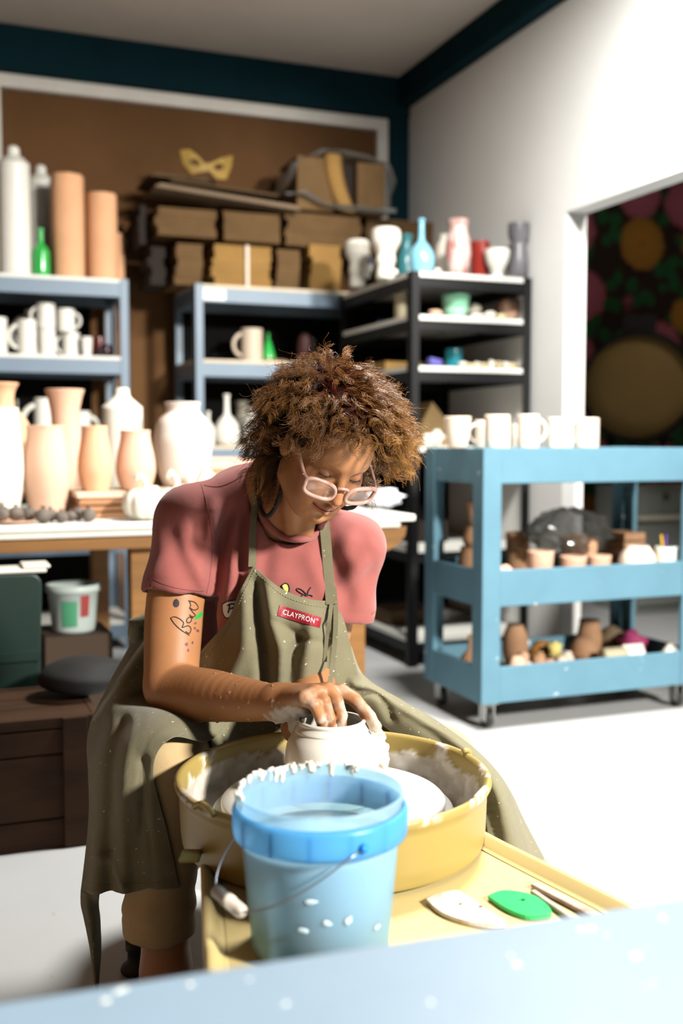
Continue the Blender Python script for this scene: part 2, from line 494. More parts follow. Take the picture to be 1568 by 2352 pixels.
# ---- blue cart on casters
M_blue = mat('chalky_blue_paint', '5d8495', 0.6, 0.25, var=0.10, scale=4.5, speck='e6e8e2', speck_amt=0.03, speck_scale=22, bump=0.04, bscale=30)
CX0, CX1, CY0, CY1, CZ = x_at(1108, 3.15, 0.6), 2.66, 3.15, 3.60, 0.975
def cart():
    t = thing('utility_cart', 'chalky blue wooden cart on casters with three tray shelves of pots', 'cart', ((CX0 + CX1) / 2, (CY0 + CY1) / 2, 0))
    w, dp = (CX1 - CX0) / 2, (CY1 - CY0) / 2
    zb = 0.095
    for sx in (-1, 1):
        for sy in (-1, 1):
            m = MB()
            a, b = sx * w, sy * dp
            m.box(min(a, a - sx * 0.072), max(a, a - sx * 0.072), min(b, b - sy * 0.022), max(b, b - sy * 0.022), zb, CZ)
            m.box(min(a, a - sx * 0.022), max(a, a - sx * 0.022), min(b - sy * 0.022, b - sy * 0.075), max(b - sy * 0.022, b - sy * 0.075), zb, CZ)
            m.build('post', M_blue, t, bevel=0.003)
            px, py = a - sx * 0.05, b - sy * 0.05
            c = MB().box(px - 0.03, px + 0.03, py - 0.03, py + 0.03, zb - 0.008, zb - 0.001)
            c.box(px - 0.020, px - 0.015, py - 0.02, py + 0.02, 0.028, zb - 0.008)
            c.box(px + 0.015, px + 0.020, py - 0.02, py + 0.02, 0.028, zb - 0.008)
            cs = c.build('caster', mat('zinc', 'a9aaa6', 0.35, 0.5, metal=0.7), t)
            MB().lathe([(0.0, -0.012), (0.030, -0.012), (0.033, -0.008), (0.033, 0.008), (0.030, 0.012), (0.0, 0.012)], 20, (px, py, 0.034), M=Matrix.Rotation(math.pi / 2, 4, 'Y')).build('wheel', mat('caster_rubber', '2b2c2a', 0.5), cs)
    for (z0, z1) in ((CZ - 0.122, CZ - 0.0008), (0.430, 0.556), (zb, 0.220)):
        MB().box(-w + 0.072, w - 0.072, -dp + 0.003, -dp + 0.020, z0, z1).build('front_apron', M_blue, t, bevel=0.003)
        MB().box(-w + 0.072, w - 0.072, dp - 0.020, dp - 0.003, z0, z1).build('back_apron', M_blue, t)
        for sx in (-1, 1):
            a = sx * (w - 0.003)
            MB().box(min(a, a - sx * 0.017), max(a, a - sx * 0.017), -dp + 0.075, dp - 0.075, z0, z1).build('side_apron', M_blue, t, bevel=0.003)
        zt = CZ if z1 > 0.9 else z0 + 0.05
        MB().box(-w + 0.0225, w - 0.0225, -dp + 0.0225, dp - 0.0225, zt - 0.018, zt - 0.0008).build('tray_board', M_blue if z1 > 0.9 else M_board, t)
    return t
cart()

# ---- long work table
M_wood = mat('honey_wood', '845a2a', 0.55, 0.35, var=0.25, scale=3, stretch=(1, 14, 14), bump=0.05)
M_ttop = mat('plaster_white_top', 'dbd9cf', 0.6, 0.3, var=0.09, scale=8)
TX0, TX1, TY0, TY1, TZ = -0.75, x_at(955, 3.16, 0.75), 3.16, 4.20, 0.757
def work_table():
    t = thing('work_table', 'long wooden work table with white top, covered in unglazed vases', 'table', ((TX0 + TX1) / 2, (TY0 + TY1) / 2, 0))
    w, dp = (TX1 - TX0) / 2, (TY1 - TY0) / 2
    MB().box(-w, w, -dp, dp, TZ - 0.022, TZ - 0.0008).build('table_top', M_ttop, t, bevel=0.005)
    MB().box(-w + 0.04, w - 0.05, -dp + 0.012, dp - 0.012, TZ - 0.042, TZ - 0.0225).build('under_board', M_ttop, t, bevel=0.003)
    for sy in (-1, 1):
        y = sy * (dp - 0.045)
        MB().box(-w + 0.06, w - 0.16, y - 0.016, y + 0.016, TZ - 0.083, TZ - 0.0425).build('apron_rail', M_wood, t, bevel=0.003)
    for fx in (-w + 0.1, x_at(330, 3.21, 0.4) - (TX0 + TX1) / 2, w - 0.18):
        for sy in (-1, 1):
            y = sy * (dp - 0.11)
            MB().box(fx - 0.032, fx + 0.032, y - 0.032, y + 0.032, 0, TZ - 0.043).build('leg', M_wood, t, bevel=0.004)
    for k, fx in enumerate((w - 0.14,)):           # scalloped bracket at the right end
        m = MB().prism([(0, 0), (0.12, 0), (0.115, -0.03), (0.09, -0.06), (0.05, -0.078), (0, -0.085)], -0.02, 0.02, Matrix.Translation((fx, -dp + 0.05, TZ - 0.0425)) @ Matrix.Rotation(math.pi / 2, 4, 'X'))
        m.build('bracket', M_wood, t)
work_table()

# ---- blue work table in the foreground (top edge runs across the bottom of the picture)
M_blue2 = mat('pale_blue_table_paint', '8095a6', 0.45, 0.4, var=0.09, scale=2.5, speck='e9ebe4', speck_amt=0.03, speck_scale=46, bump=0.02)
def front_table():
    z = 0.60
    A, B = on_z(0, 2297, z), on_z(1568, 2058, z)
    e = (B - A) / np.linalg.norm(B - A)
    ang = math.atan2(e[1], e[0])
    L0 = float(np.linalg.norm(B - A))
    c = (A + B) / 2
    t = thing('front_table', 'pale blue painted table top in the foreground, splashed with white slip', 'table', (c[0], c[1], 0), ang)
    w = L0 / 2 + 0.32
    MB().box(-w, w, -0.60, 0.0, z - 0.03, z).build('table_top', M_blue2, t, bevel=0.006)
    for sx in (-1, 1):
        for y in (-0.09, -0.53):
            MB().box(sx * (w - 0.07) - 0.03, sx * (w - 0.07) + 0.03, y - 0.03, y + 0.03, 0, z - 0.0305).build('leg', M_blue2, t, bevel=0.004)
    MB().box(-w + 0.1, w - 0.1, -0.085, -0.065, z - 0.10, z - 0.031).build('apron_rail', M_blue2, t)
    # blobs of dried slip
    rr = random.Random(5)
    for k in range(16):
        x, y = rr.uniform(-w * 0.6, w * 0.6), rr.uniform(-0.22, -0.012)
        s = rr.uniform(0.0012, 0.0026)
        MB().blob((x, y, z), (s * rr.uniform(.8, 1.7), s, 0.0012), 10, 0.3, k).build('slip_splash', mat('dried_slip', 'e9e2d2', 0.6), t)
front_table()

# ---- under the work table
def crate():
    y = 2.62
    x1 = x_at(232, y, 0.1); x0 = x1 - 0.62
    zt = z_at(1655, x1 - 0.2, y)
    t = thing('wooden_crate', 'dark weathered plank crate on the floor under the work table', 'crate', ((x0 + x1) / 2, y, 0))
    w = (x1 - x0) / 2
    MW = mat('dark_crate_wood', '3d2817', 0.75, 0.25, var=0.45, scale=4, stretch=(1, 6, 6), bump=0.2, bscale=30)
    hs = [0.0, 0.075, 0.235, zt - 0.03, zt]
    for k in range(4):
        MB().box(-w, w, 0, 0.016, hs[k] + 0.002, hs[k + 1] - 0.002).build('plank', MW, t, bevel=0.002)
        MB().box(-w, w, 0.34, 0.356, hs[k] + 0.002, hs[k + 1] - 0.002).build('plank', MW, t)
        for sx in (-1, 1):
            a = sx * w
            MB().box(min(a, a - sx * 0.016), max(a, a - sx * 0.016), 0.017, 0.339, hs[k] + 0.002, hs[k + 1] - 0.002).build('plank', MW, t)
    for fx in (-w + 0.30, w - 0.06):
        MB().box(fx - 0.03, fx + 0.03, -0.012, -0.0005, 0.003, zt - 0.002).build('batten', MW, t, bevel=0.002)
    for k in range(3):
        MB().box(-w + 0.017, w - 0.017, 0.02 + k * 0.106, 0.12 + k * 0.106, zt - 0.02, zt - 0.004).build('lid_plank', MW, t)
    return x0, x1, y, zt
crate_x0, crate_x1, crate_y, crate_z = crate()
def under_table():
    # dark sacks on the crate
    x = x_at(190, 2.82, 0.6)
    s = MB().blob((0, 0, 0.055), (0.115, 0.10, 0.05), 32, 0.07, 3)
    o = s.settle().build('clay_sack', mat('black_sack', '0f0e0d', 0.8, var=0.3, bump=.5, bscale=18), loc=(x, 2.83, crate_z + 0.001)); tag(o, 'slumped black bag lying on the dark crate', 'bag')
    # dark green bin with white lid board
    y = 3.02
    x1 = x_at(98, y, 0.5); z1 = z_at(1318, x1, y)
    t = thing('storage_bin', 'dark green plastic bin under the work table', 'bin', (x1 - 0.2, y, 0))
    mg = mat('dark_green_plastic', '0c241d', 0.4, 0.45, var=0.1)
    b = MB(); pts = []
    for (cx, cz, a0) in ((0.17, z1 - 0.03, 0), (-0.17, z1 - 0.03, 90)):
        for q in range(5):
            aa = math.radians(a0 + q * 22.5); pts.append((cx + 0.03 * math.cos(aa), cz + 0.03 * math.sin(aa)))
    pts += [(-0.18, 0.0), (0.18, 0.0)]
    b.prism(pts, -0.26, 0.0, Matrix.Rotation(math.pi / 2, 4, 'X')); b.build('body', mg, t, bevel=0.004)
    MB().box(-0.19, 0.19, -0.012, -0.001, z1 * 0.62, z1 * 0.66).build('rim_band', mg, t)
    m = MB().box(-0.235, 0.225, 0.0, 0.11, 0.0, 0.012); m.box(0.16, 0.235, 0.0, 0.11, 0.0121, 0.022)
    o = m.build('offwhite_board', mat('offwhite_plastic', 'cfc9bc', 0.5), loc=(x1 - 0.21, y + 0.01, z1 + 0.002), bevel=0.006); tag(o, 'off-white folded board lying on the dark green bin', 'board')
    # white bucket with green and red print
    y = 3.45
    xc = x_at(168, y, 0.5); d = depth(xc, y, 0.5)
    zt, zb = z_at(1340, xc, y), z_at(1448, xc, y)
    r = 58 * d / FPX
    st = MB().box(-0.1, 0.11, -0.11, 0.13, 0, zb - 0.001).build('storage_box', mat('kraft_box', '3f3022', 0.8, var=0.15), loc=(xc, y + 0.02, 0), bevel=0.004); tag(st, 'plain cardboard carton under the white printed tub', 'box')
    t = thing('plastic_tub', 'white plastic tub with green and red print under the table', 'bucket', (xc, y, zb))
    h = zt - zb
    MB().lathe([(r * 0.80, 0), (r * 0.84, 0.01), (r * 0.97, h * 0.84), (r * 1.06, h * 0.85), (r * 1.06, h), (r, h), (r * 0.94, h * 0.98), (r * 0.8, h * 0.1), (0, h * 0.1)], 36).build('body', mat('white_tub', 'b4beb8', 0.4), t)
    def patch(a0, a1, z0, z1, m, nm):
        q = MB(); vs = []; n = 8
        for k in range(n + 1):
            a = math.radians(a0 + (a1 - a0) * k / n)
            for z in (z0, z1):
                rr = r * (0.84 + 0.13 * z / (h * .84)) + 0.0012
                vs.append((rr * math.cos(a), rr * math.sin(a), z))
        q.add(vs, [(2 * k, 2 * k + 2, 2 * k + 3, 2 * k + 1) for k in range(n)], True)
        q.build(nm, m, t)
    patch(-125, -88, h * .15, h * .68, mat('print_green', '4a8f6a', 0.5), 'green_print')
    patch(-80, -58, h * .35, h * .8, mat('print_red', '8f3430', 0.5), 'red_print')
under_table()
# ================================================================== pots and wares
M_bisque = mat('pink_bisque', 'e0b499', 0.8, 0.2, var=0.06, scale=10)
M_bisque2 = mat('peach_bisque', 'e0ad88', 0.8, 0.2, var=0.06, scale=10)
M_cream = mat('cream_clay', 'eae3d3', 0.75, 0.25, var=0.04, scale=10)
M_whitepot = mat('white_glaze', 'ece8dd', 0.35, 0.45, var=0.04, scale=10)
M_terra = mat('terracotta', 'e6ae84', 0.75, 0.2, var=0.08, scale=8)

PROF = {
 'cyl': [(0.96, 0), (1, .02), (1, .97), (.97, 1)],
 'bottle_cap': [(0.97, 0), (1, .02), (1, .83), (.96, .86), (.6, .905), (.42, .915), (.40, .96), (.30, .985), (0.0, 1.0)],
 'hexcyl': [(0.98, 0), (1, .02), (1, .955), (.92, .975), (.5, .99), (.12, 1.0), (.0, 1.0)],
 'bottle': [(.9, 0), (1, .04), (1, .42), (.92, .55), (.5, .66), (.32, .72), (.30, .92), (.36, .94), (.34, 1)],
 'shoulder_bottle': [(.92, 0), (.97, .03), (1, .5), (1, .82), (.96, .845), (.7, .885), (.42, .93), (.36, .985), (.34, 1)],
 'belly': [(.72, 0), (.78, .03), (.97, .25), (1, .38), (.93, .58), (.8, .78), (.74, .92), (.76, 1)],
 'belly2': [(.66, 0), (.74, .05), (.94, .3), (1, .48), (.93, .68), (.82, .86), (.80, .96), (.84, 1)],
 'flare': [(.72, 0), (.80, .05), (.92, .2), (.94, .36), (.84, .50), (.70, .66), (.72, .80), (.86, .92), (.98, .985), (1, 1)],
 'amphora': [(.4, 0), (.5, .04), (.85, .3), (1, .52), (.93, .66), (.70, .76), (.46, .80), (.40, .86), (.44, .94), (.56, .99), (.56, 1)],
 'jar': [(.62, 0), (.68, .03), (.88, .22), (1, .50), (.98, .62), (.86, .78), (.62, .875), (.56, .91), (.58, .97), (.62, 1)],
 'longneck': [(.6, 0), (.85, .06), (1, .22), (.92, .38), (.6, .52), (.3, .6), (.22, .7), (.2, .93), (.27, .97), (.25, 1)],
 'ovoid': [(.5, 0), (.62, .03), (.9, .25), (1, .45), (.92, .64), (.74, .80), (.70, .88), (.80, .97), (.82, 1)],
 'cup': [(.62, 0), (.7, .02), (.86, .35), (.97, .85), (1, 1)],
 'bowl': [(.42, 0), (.46, .04), (.72, .2), (.9, .5), (1, .92), (1, 1)],
 'goblet': [(.5, 0), (.46, .05), (.42, .18), (.5, .25), (.85, .55), (1, .85), (.98, 1)],
 'hourglass': [(.86, 0), (.9, .03), (.92, .3), (.80, .5), (.72, .62), (.74, .66), (.98, .78), (1, .97), (.98, 1)],
 'sphere': [(.3, 0), (.6, .08), (.9, .28), (1, .5), (.92, .74), (.7, .92), (.62, .97), (.6, 1)],
 'egg': [(0, 0), (.42, .03), (.78, .18), (.98, .38), (1, .5), (.9, .72), (.66, .9), (.35, .98), (0, 1)],
 'cone': [(1, 0), (.98, .06), (.6, .45), (.2, .75), (.12, .85), (.16, .95), (0, 1)],
 'teardrop': [(.5, 0), (.85, .1), (1, .28), (.85, .5), (.45, .75), (.15, .92), (0, 1)],
 'sculpt': [(.62, 0), (.66, .1), (.60, .25), (.70, .36), (.62, .5), (.80, .62), (1, .74), (1, .93), (.9, .98), (.84, 1)],
 'jug': [(.7, 0), (.9, .08), (1, .3), (.9, .55), (.62, .75), (.6, .9), (.72, 1)],
 'plain_vase': [(.7, 0), (.8, .05), (.95, .35), (1, .55), (.92, .75), (.62, .88), (.5, .93), (.62, 1)],
}
def smooth_prof(pr, n=4):
    out = []
    for i in range(len(pr) - 1):
        p0, p1, p2, p3 = pr[max(i - 1, 0)], pr[i], pr[i + 1], pr[min(i + 2, len(pr) - 1)]
        for k in range(n):
            t = k / n
            q = [0.5 * (2 * p1[j] + (p2[j] - p0[j]) * t + (2 * p0[j] - 5 * p1[j] + 4 * p2[j] - p3[j]) * t * t + (3 * p1[j] - p0[j] - 3 * p2[j] + p3[j]) * t ** 3) for j in (0, 1)]
            out.append((max(q[0], 0), min(max(q[1], min(p1[1], p2[1])), max(p1[1], p2[1]))))
    out.append(pr[-1])
    return out
def pot_mesh(kind, r, h, n=28, inner=True):
    pr = [(a * r, b * h) for a, b in smooth_prof(PROF[kind], 3)]
    m = MB()
    if inner and pr[-1][0] > 0.2 * r:
        th = min(0.005, 0.12 * pr[-1][0])
        top = pr[-1]
        pr = pr + [(top[0] - th * 0.5, top[1] + th * 0.3), (top[0] - th, top[1])] + [(max(a - th, 0.002), b) for a, b in reversed(pr[len(pr) // 3:-1])]
        pr.append((0.0, pr[-1][1]))
    m.lathe(pr, n)
    return m
def where(px, pytop, wpx, y, z):
    x = x_at(px, y, z)
    d = depth(x, y, z)
    return x, wpx / 2 * d / FPX, z_at(pytop, x, y) - z
def pot(name, label, cat, kind, px, pytop, wpx, y, z, m, group=None, n=28, maxr=None):
    x, r, h = where(px, pytop, wpx, y, z)
    o = pot_mesh(kind, r, max(h, 0.012), n).build(name, m, loc=(x, y, z))
    return tag(o, label, cat, group)
def mug(label, px, pytop, wpx, y, z, m, hand=0.0, group=None, kind='cyl', name='mug', handle=True):
    x, r, h = where(px, pytop, wpx, y, z)
    t = thing(name, label, 'mug', (x, y, z), 0, group)
    pot_mesh(kind, r, h, 28).build('body', m, t)
    if handle:
        m2 = MB(); P = []
        for k in range(13):
            a = -1.35 + 2.7 * k / 12
            P.append((r * 0.93 + math.cos(a) * h * 0.33 - h * 0.33 * math.cos(1.35), 0, h * 0.52 + math.sin(a) * h * 0.34))
        m2.tube(P, h * 0.06, 8, flat=1.0)
        hd = m2.build('handle', m, t); hd.rotation_euler.z = math.radians(hand)
    return t

# ---- left rack, top shelf
Z = RZ[0]; G = 'wares on the top of the left shelving'
pot('lidded_bottle', 'tall white cylindrical bottle with knob top, leftmost on the left shelving', 'bottle', 'bottle_cap', 36, 333, 72, 5.16, Z, M_whitepot)
pot('lidded_bottle', 'white cylindrical bottle behind the small green bottle', 'bottle', 'bottle_cap', 98, 377, 64, 5.40, Z, M_whitepot)
pot('glass_bottle', 'small bright green glass bottle on the left shelving', 'bottle', 'bottle', 95, 525, 40, 5.13, Z, mat('green_glaze', '2fae4c', 0.15, 0.6, var=0.1))
pot('clay_cylinder', 'taller terracotta cylinder on top of the left shelving', 'vase', 'hexcyl', 158, 398, 76, 5.18, Z, M_terra, n=8)
pot('clay_cylinder', 'shorter terracotta cylinder at the right of the left shelving', 'vase', 'hexcyl', 236, 442, 70, 5.18, Z, M_terra, n=8)
pot('clay_cylinder', 'low terracotta cylinder half hidden behind the shorter terracotta cylinder', 'vase', 'hexcyl', 262, 535, 50, 5.40, Z, M_terra, n=8)
# ---- left rack, mug shelf
Z = RZ[1]; G = 'white mugs on the left shelving'
mug('white mug at the left picture edge on the mug shelf', -4, 730, 42, 5.16, Z, M_whitepot, -110, G)
mug('white mug second from the left on the mug shelf', 63, 735, 42, 5.14, Z, M_whitepot, 180, G)
mug('white mug carrying another mug, left stack of the mug shelf', 109, 757, 38, 5.16, Z, M_whitepot, 120, G)
def stacked(label, px, pytop, wpx, y, z, hand, pybase):
    x, r, h = where(px, pytop, wpx, y, z)
    zb = z_at(pybase, x, y)
    return mug(label, px, pytop, wpx, y, zb, M_whitepot, hand, G)
stacked('white mug standing on top of the left stack of mugs', 106, 698, 42, 5.18, Z, 180, 756)
mug('white mug carrying another mug, right stack of the mug shelf', 163, 764, 40, 5.22, Z, M_whitepot, 180, G)
stacked('white mug with its handle to the right, on top of the right stack', 152, 710, 40, 5.20, Z, 0, 763)
mug('white mug half hidden behind the left stack of mugs', 78, 712, 36, 5.38, Z, M_whitepot, 180, G)
pot('small_cup', 'small handleless white cup beside the red glass', 'cup', 'cup', 199, 775, 27, 5.16, Z, M_whitepot)
pot('red_tumbler', 'dark red glass tumbler on the mug shelf', 'cup', 'cyl', 228, 774, 26, 5.20, Z, mat('dark_red_glaze', '5a1a16', 0.2, 0.5))
pot('glass_bowl', 'small dark purple glass bowl at the end of the mug shelf', 'bowl', 'sphere', 243, 792, 34, 5.13, Z, mat('dark_purple_glaze', '2a1220', 0.12, 0.6))
Z = RZ[2]; G = 'mugs on the lower left shelf'
mug('white mug on the lower left shelf, behind the flared vase', 103, 915, 44, 5.20, Z, M_whitepot, 180, G)
mug('white mug at the right of the lower left shelf', 190, 945, 36, 5.30, Z, M_whitepot, 0, G)
pot('small_bottle', 'thin pale bottle on the lower left shelf', 'bottle', 'bottle', 40, 918, 20, 5.15, Z, mat('grey_beige', '9a9484', 0.6))

# ---- vases on the work table
Z = TZ
pot('tall_vase', 'white waisted vase at the left edge of the work table', 'vase', 'belly2', 6, 938, 98, 3.42, Z, M_cream)
pot('amphora_vase', 'big round vase with orange neck, behind the leftmost white vase', 'vase', 'amphora', 10, 880, 132, 3.72, Z, M_bisque2)
pot('bisque_vase', 'broad pale vase with a narrowing foot, in front of the flared vase', 'vase', 'belly2', 108, 978, 104, 3.44, Z, M_bisque)
pot('flared_vase', 'tall vase with a wide flared rim on the work table', 'vase', 'flare', 153, 895, 88, 3.80, Z, M_bisque)
# stacks of bats the smaller vases stand on
M_bat = mat('bat_wood', 'b07d55', 0.7, var=0.2, scale=5, stretch=(1, 10, 10))
M_batw = mat('plaster_bat', 'dcc0a6', 0.75, var=0.06)
def bat_stack(px0, px1, y0, label_of, zt, dp=0.34, n=4):
    x0, x1 = x_at(px0, y0, 0.8), x_at(px1, y0, 0.8)
    z = TZ; hgt = (zt - TZ) / n
    for k in range(n):
        j = rnd.uniform(-0.006, 0.006)
        m = MB().box(-(x1 - x0) / 2, (x1 - x0) / 2, 0, dp, 0.0, hgt - 0.0045)
        if k < n - 1:
            m.box(-(x1 - x0) / 2 + .012, (x1 - x0) / 2 - .012, 0.012, dp - .012, hgt - 0.005, hgt - 0.0004)
        o = m.build('clay_board', M_batw if k == n - 1 else M_bat, loc=((x0 + x1) / 2 + j, y0 + abs(j), z + 0.0004), bevel=0.002)
        tag(o, label_of[k], 'board', 'stacked boards on the work table')
        z += hgt
    return z - 0.0043
ZS = 0.842
zs1 = bat_stack(181, 300, 3.34, ['bottom board of the stack left of the white pumpkin', 'second board up in the stack left of the white pumpkin', 'third board up in the stack left of the white pumpkin', 'pale top board of the stack left of the white pumpkin'], ZS)
zs2 = bat_stack(304, 500, 3.42, ['bottom board of the stack behind the white pumpkin', 'second board up in the stack behind the white pumpkin', 'third board up in the stack behind the white pumpkin', 'pale top board of the stack behind the white pumpkin'], ZS)
pot('bisque_vase', 'peach-tinted vase on the left stack of boards', 'vase', 'belly', 219, 979, 78, 3.47, zs1, M_bisque2)
pot('shoulder_bottle', 'tall cream bottle with sloping shoulders at the back of the table', 'bottle', 'shoulder_bottle', 283, 892, 92, 3.93, Z, M_cream)
pot('bisque_vase', 'pinkish vase directly behind the white pumpkin', 'vase', 'belly', 312, 989, 90, 3.50, zs2, M_bisque)
pot('storage_jar', 'large round-shouldered white jar beside the woman', 'jar', 'jar', 421, 925, 132, 3.66, zs2, mat('white_bisque', 'eadbcf', 0.75, 0.25, var=0.04))
def pumpkin(label, px, pytop, pystem, wpx, y, z):
    x, r, h = where(px, pytop, wpx, y, z)
    t = thing('ceramic_pumpkin', label, 'pumpkin', (x, y, z))
    pr = [(0.3, 0), (.6, .03), (.88, .2), (1, .46), (.93, .72), (.7, .92), (.4, .99), (.15, .93), (0, .90)]
    MB().lathe([(a * r, b * h) for a, b in smooth_prof(pr, 3)], 64, lobes=9, lob=0.10).build('body', M_cream, t)
    hs = z_at(pystem, x, y) - z
    P = [(0, 0, h * .9), (0.002, 0, h), (0.004, 0, h + (hs - h) * .4), (-0.004, -.002, h + (hs - h) * .75), (-0.016, -.003, hs), (-0.028, 0.0, h + (hs - h) * .78), (-0.026, 0.003, h + (hs - h) * .5)]
    st = MB().tube(P, [.013, .010, .008, .008, .010, .009, .004], 10).build('stem', M_cream, t)
    lf = MB().blob((0.02, -0.004, h * 1.02), (0.022, 0.012, 0.006), 12, .2, 2).build('leaf', M_cream, t)
    return t
pumpkin('white ceramic pumpkin with curled stem at the front of the table', 334, 1122, 1092, 106, 3.24, Z)
pumpkin('smaller white ceramic pumpkin half hidden by her shoulder', 405, 1120, 1085, 84, 3.33, Z)
# dark little gourds
M_gourd = mat('dark_clay_pod', '6c625a', 0.7, 0.25, var=0.4, scale=26, bump=0.3, bscale=40)
gl = ['at the left picture edge on the plate', 'second on the plate', 'third on the plate, beside the plate rim', 'behind the plate gourds', 'right of the plate', 'behind, right of the plate', 'pale-fronted, in the middle of the row', 'in the middle of the row, behind', 'second from the right end', 'at the right end of the row']
gp = [(4, 1183, 44, 3.25), (37, 1170, 40, 3.25), (68, 1172, 34, 3.27), (50, 1160, 30, 3.345), (100, 1176, 42, 3.22), (116, 1168, 36, 3.285), (141, 1176, 34, 3.215), (163, 1177, 30, 3.26), (181, 1168, 36, 3.30), (203, 1165, 38, 3.23)]
plate_x = x_at(34, 3.25, TZ)
po = MB().lathe([(0.03, 0), (.04, .0005), (.062, .006), (.064, .009), (.058, .0075), (.036, .0045), (0, .004)], 36).build('clay_plate', M_bisque, loc=(plate_x, 3.25, TZ)); tag(po, 'small pink clay plate holding dark seed pods at the table edge', 'plate')
for k, (px, pt, w, y) in enumerate(gp):
    z = TZ + (0.0075 if k < 3 else 0)
    x = x_at(px, y, z); d = depth(x, y, z); r = w / 2 * d / FPX * .93
    t = thing('seed_pod', 'dark clay seed pod ' + gl[k], 'seed pod', (x, y, z), rnd.uniform(0, 6), 'dark clay seed pods on the work table')
    MB().blob((0, 0, r * .86), (r, r, r * .88), 16, .08, k).build('body', M_gourd, t)
    MB().lathe([(r * .16, 0), (r * .14, r * .22), (r * .42, r * .34), (r * .36, r * .42), (0, r * .36)], 10, (0, 0, r * 1.6), lobes=8, lob=.3).build('crown', M_gourd, t)
# tray on a box at her shoulder
bx0, bx1 = x_at(438, 3.86, .8), x_at(560, 3.86, .8)
o = MB().box(-(bx1 - bx0) / 2, (bx1 - bx0) / 2, 0, .25, 0, z_at(1078, bx0, 3.86) - TZ).build('kraft_carton', mat('tan_carton', 'c79d72', 0.8, var=.1), loc=((bx0 + bx1) / 2, 3.86, TZ), bevel=.004); tag(o, 'tan carton on the table just behind her shoulder', 'box')
zt_ = z_at(1078, bx0, 3.86)
m = MB().box(-.13, .17, 0.0, .27, 0.0, .012); m.box(-.13, .17, 0, .012, .012, .040); m.box(-.13, .17, .258, .27, .012, .040); m.box(-.13, -.118, .012, .258, .012, .040); m.box(.158, .17, .012, .258, .012, .040)
o = m.build('clay_tray', M_bisque, loc=((bx0 + bx1) / 2, 3.85, zt_ + .0005)); tag(o, 'shallow pink clay tray lying on the tan carton', 'tray')
o = MB().prism([(0, 0), (.10, 0), (.10, .012), (.045, .075), (.035, .075)], -.02, .02, Matrix.Rotation(math.pi / 2, 4, 'X')).build('clay_offcut', M_cream, loc=(x_at(436, 3.50, .86), 3.45, zs2)); tag(o, 'small pointed white clay offcut in front of the white jar', 'offcut')
# right end of the table, behind her shoulder
o = MB().blob((0, 0, 0.032), (.075, .04, .035), 18, .2, 9).settle().build('crumpled_cloth', mat('white_rag', 'dfe2ea', 0.8, var=.1), loc=(x_at(880, 3.5, .76), 3.5, TZ)); tag(o, 'crumpled white rag on the right end of the work table', 'cloth')

# ---- middle rack
M_card = mat('cardboard', '72583a', 0.85, 0.15, var=0.22, scale=5)
M_card2 = mat('cardboard_bright', 'a07b46', 0.85, 0.15, var=0.15, scale=5)
M_cardd = mat('cardboard_dark', '5d4934', 0.85, 0.15, var=0.22, scale=5)
def bundle(label, px0, px1, pyt, pyb, y, m, z=None, dp=0.30, strap=None, seed=0):
    x0 = x_at(px0, y, 1.8); x1 = x_at(px1, y, 1.8)
    zb = z_at(pyb, (x0 + x1) / 2, y) if z is None else z
    zt = z_at(pyt, (x0 + x1) / 2, y)
    rs = random.Random(seed)
    t = thing('cardboard_bundle', label, 'cardboard', ((x0 + x1) / 2, y, zb), 0, 'bundles of flattened boxes on the shelving')
    n = max(4, int((zt - zb) / 0.0085)); w = (x1 - x0) / 2 - .011
    mb = MB(); zz = 0.0; th = (zt - zb) / n
    off = 0
    for k in range(n):
        if k % 5 == 0:
            off = rs.uniform(-.011, .011)
        j = off + rs.uniform(-.003, .003)
        mb.box(-w + j, w + j * .6, rs.uniform(0, .007) + abs(off) * .6, dp, k * th, (k + .80) * th)
        if k < n - 1:
            mb.box(-w + j + .006, w - .012, .016, dp - .006, (k + .80) * th, (k + 1) * th)
    b = mb.build('sheet_stack', m, t); b['kind'] = 'stuff'
    if strap:
        xs_ = x_at(strap, y, 1.8) - (x0 + x1) / 2
        MB().box(xs_ - .008, xs_ + .008, -.0035, -.0005, 0.0, zt - zb).build('strap', mat('white_strap', 'e0cfc0', .6), t)
    return zt
Z0 = RZ[0]
za = bundle('short cardboard bundle at the left of the bottom row on the shelving', 400, 470, 559, 640, 5.10, M_card, Z0, seed=1)
bundle('bright cardboard bundle with a white strap on the shelving', 484, 626, 563, 650, 5.07, M_card2, Z0, strap=568, seed=2)
bundle('narrow cardboard bundle right of the strapped bundle', 631, 693, 573, 655, 5.12, M_card, Z0, seed=3)
bundle('tan cardboard bundle beside the white speckled vase', 710, 788, 562, 657, 5.085, M_card2, Z0, seed=4)
zm = max(za, 1.755) + 0.034
z2 = bundle('cardboard bundle at the left of the upper row', 357, 502, 478, 552, 5.10, M_card, zm, seed=5)
bundle('cardboard bundle in the middle of the upper row', 508, 647, 488, 560, 5.12, M_card, zm, seed=6)
bundle('long cardboard bundle at the right of the upper row', 655, 834, 492, 566, 5.13, M_card, zm, seed=7)
bundle('cardboard bundle at the far right behind the blue bottle', 838, 1002, 505, 560, 5.20, M_card, zm, seed=8)
zq = z_at(484, x_at(500, 5.1, 1.9), 5.1)
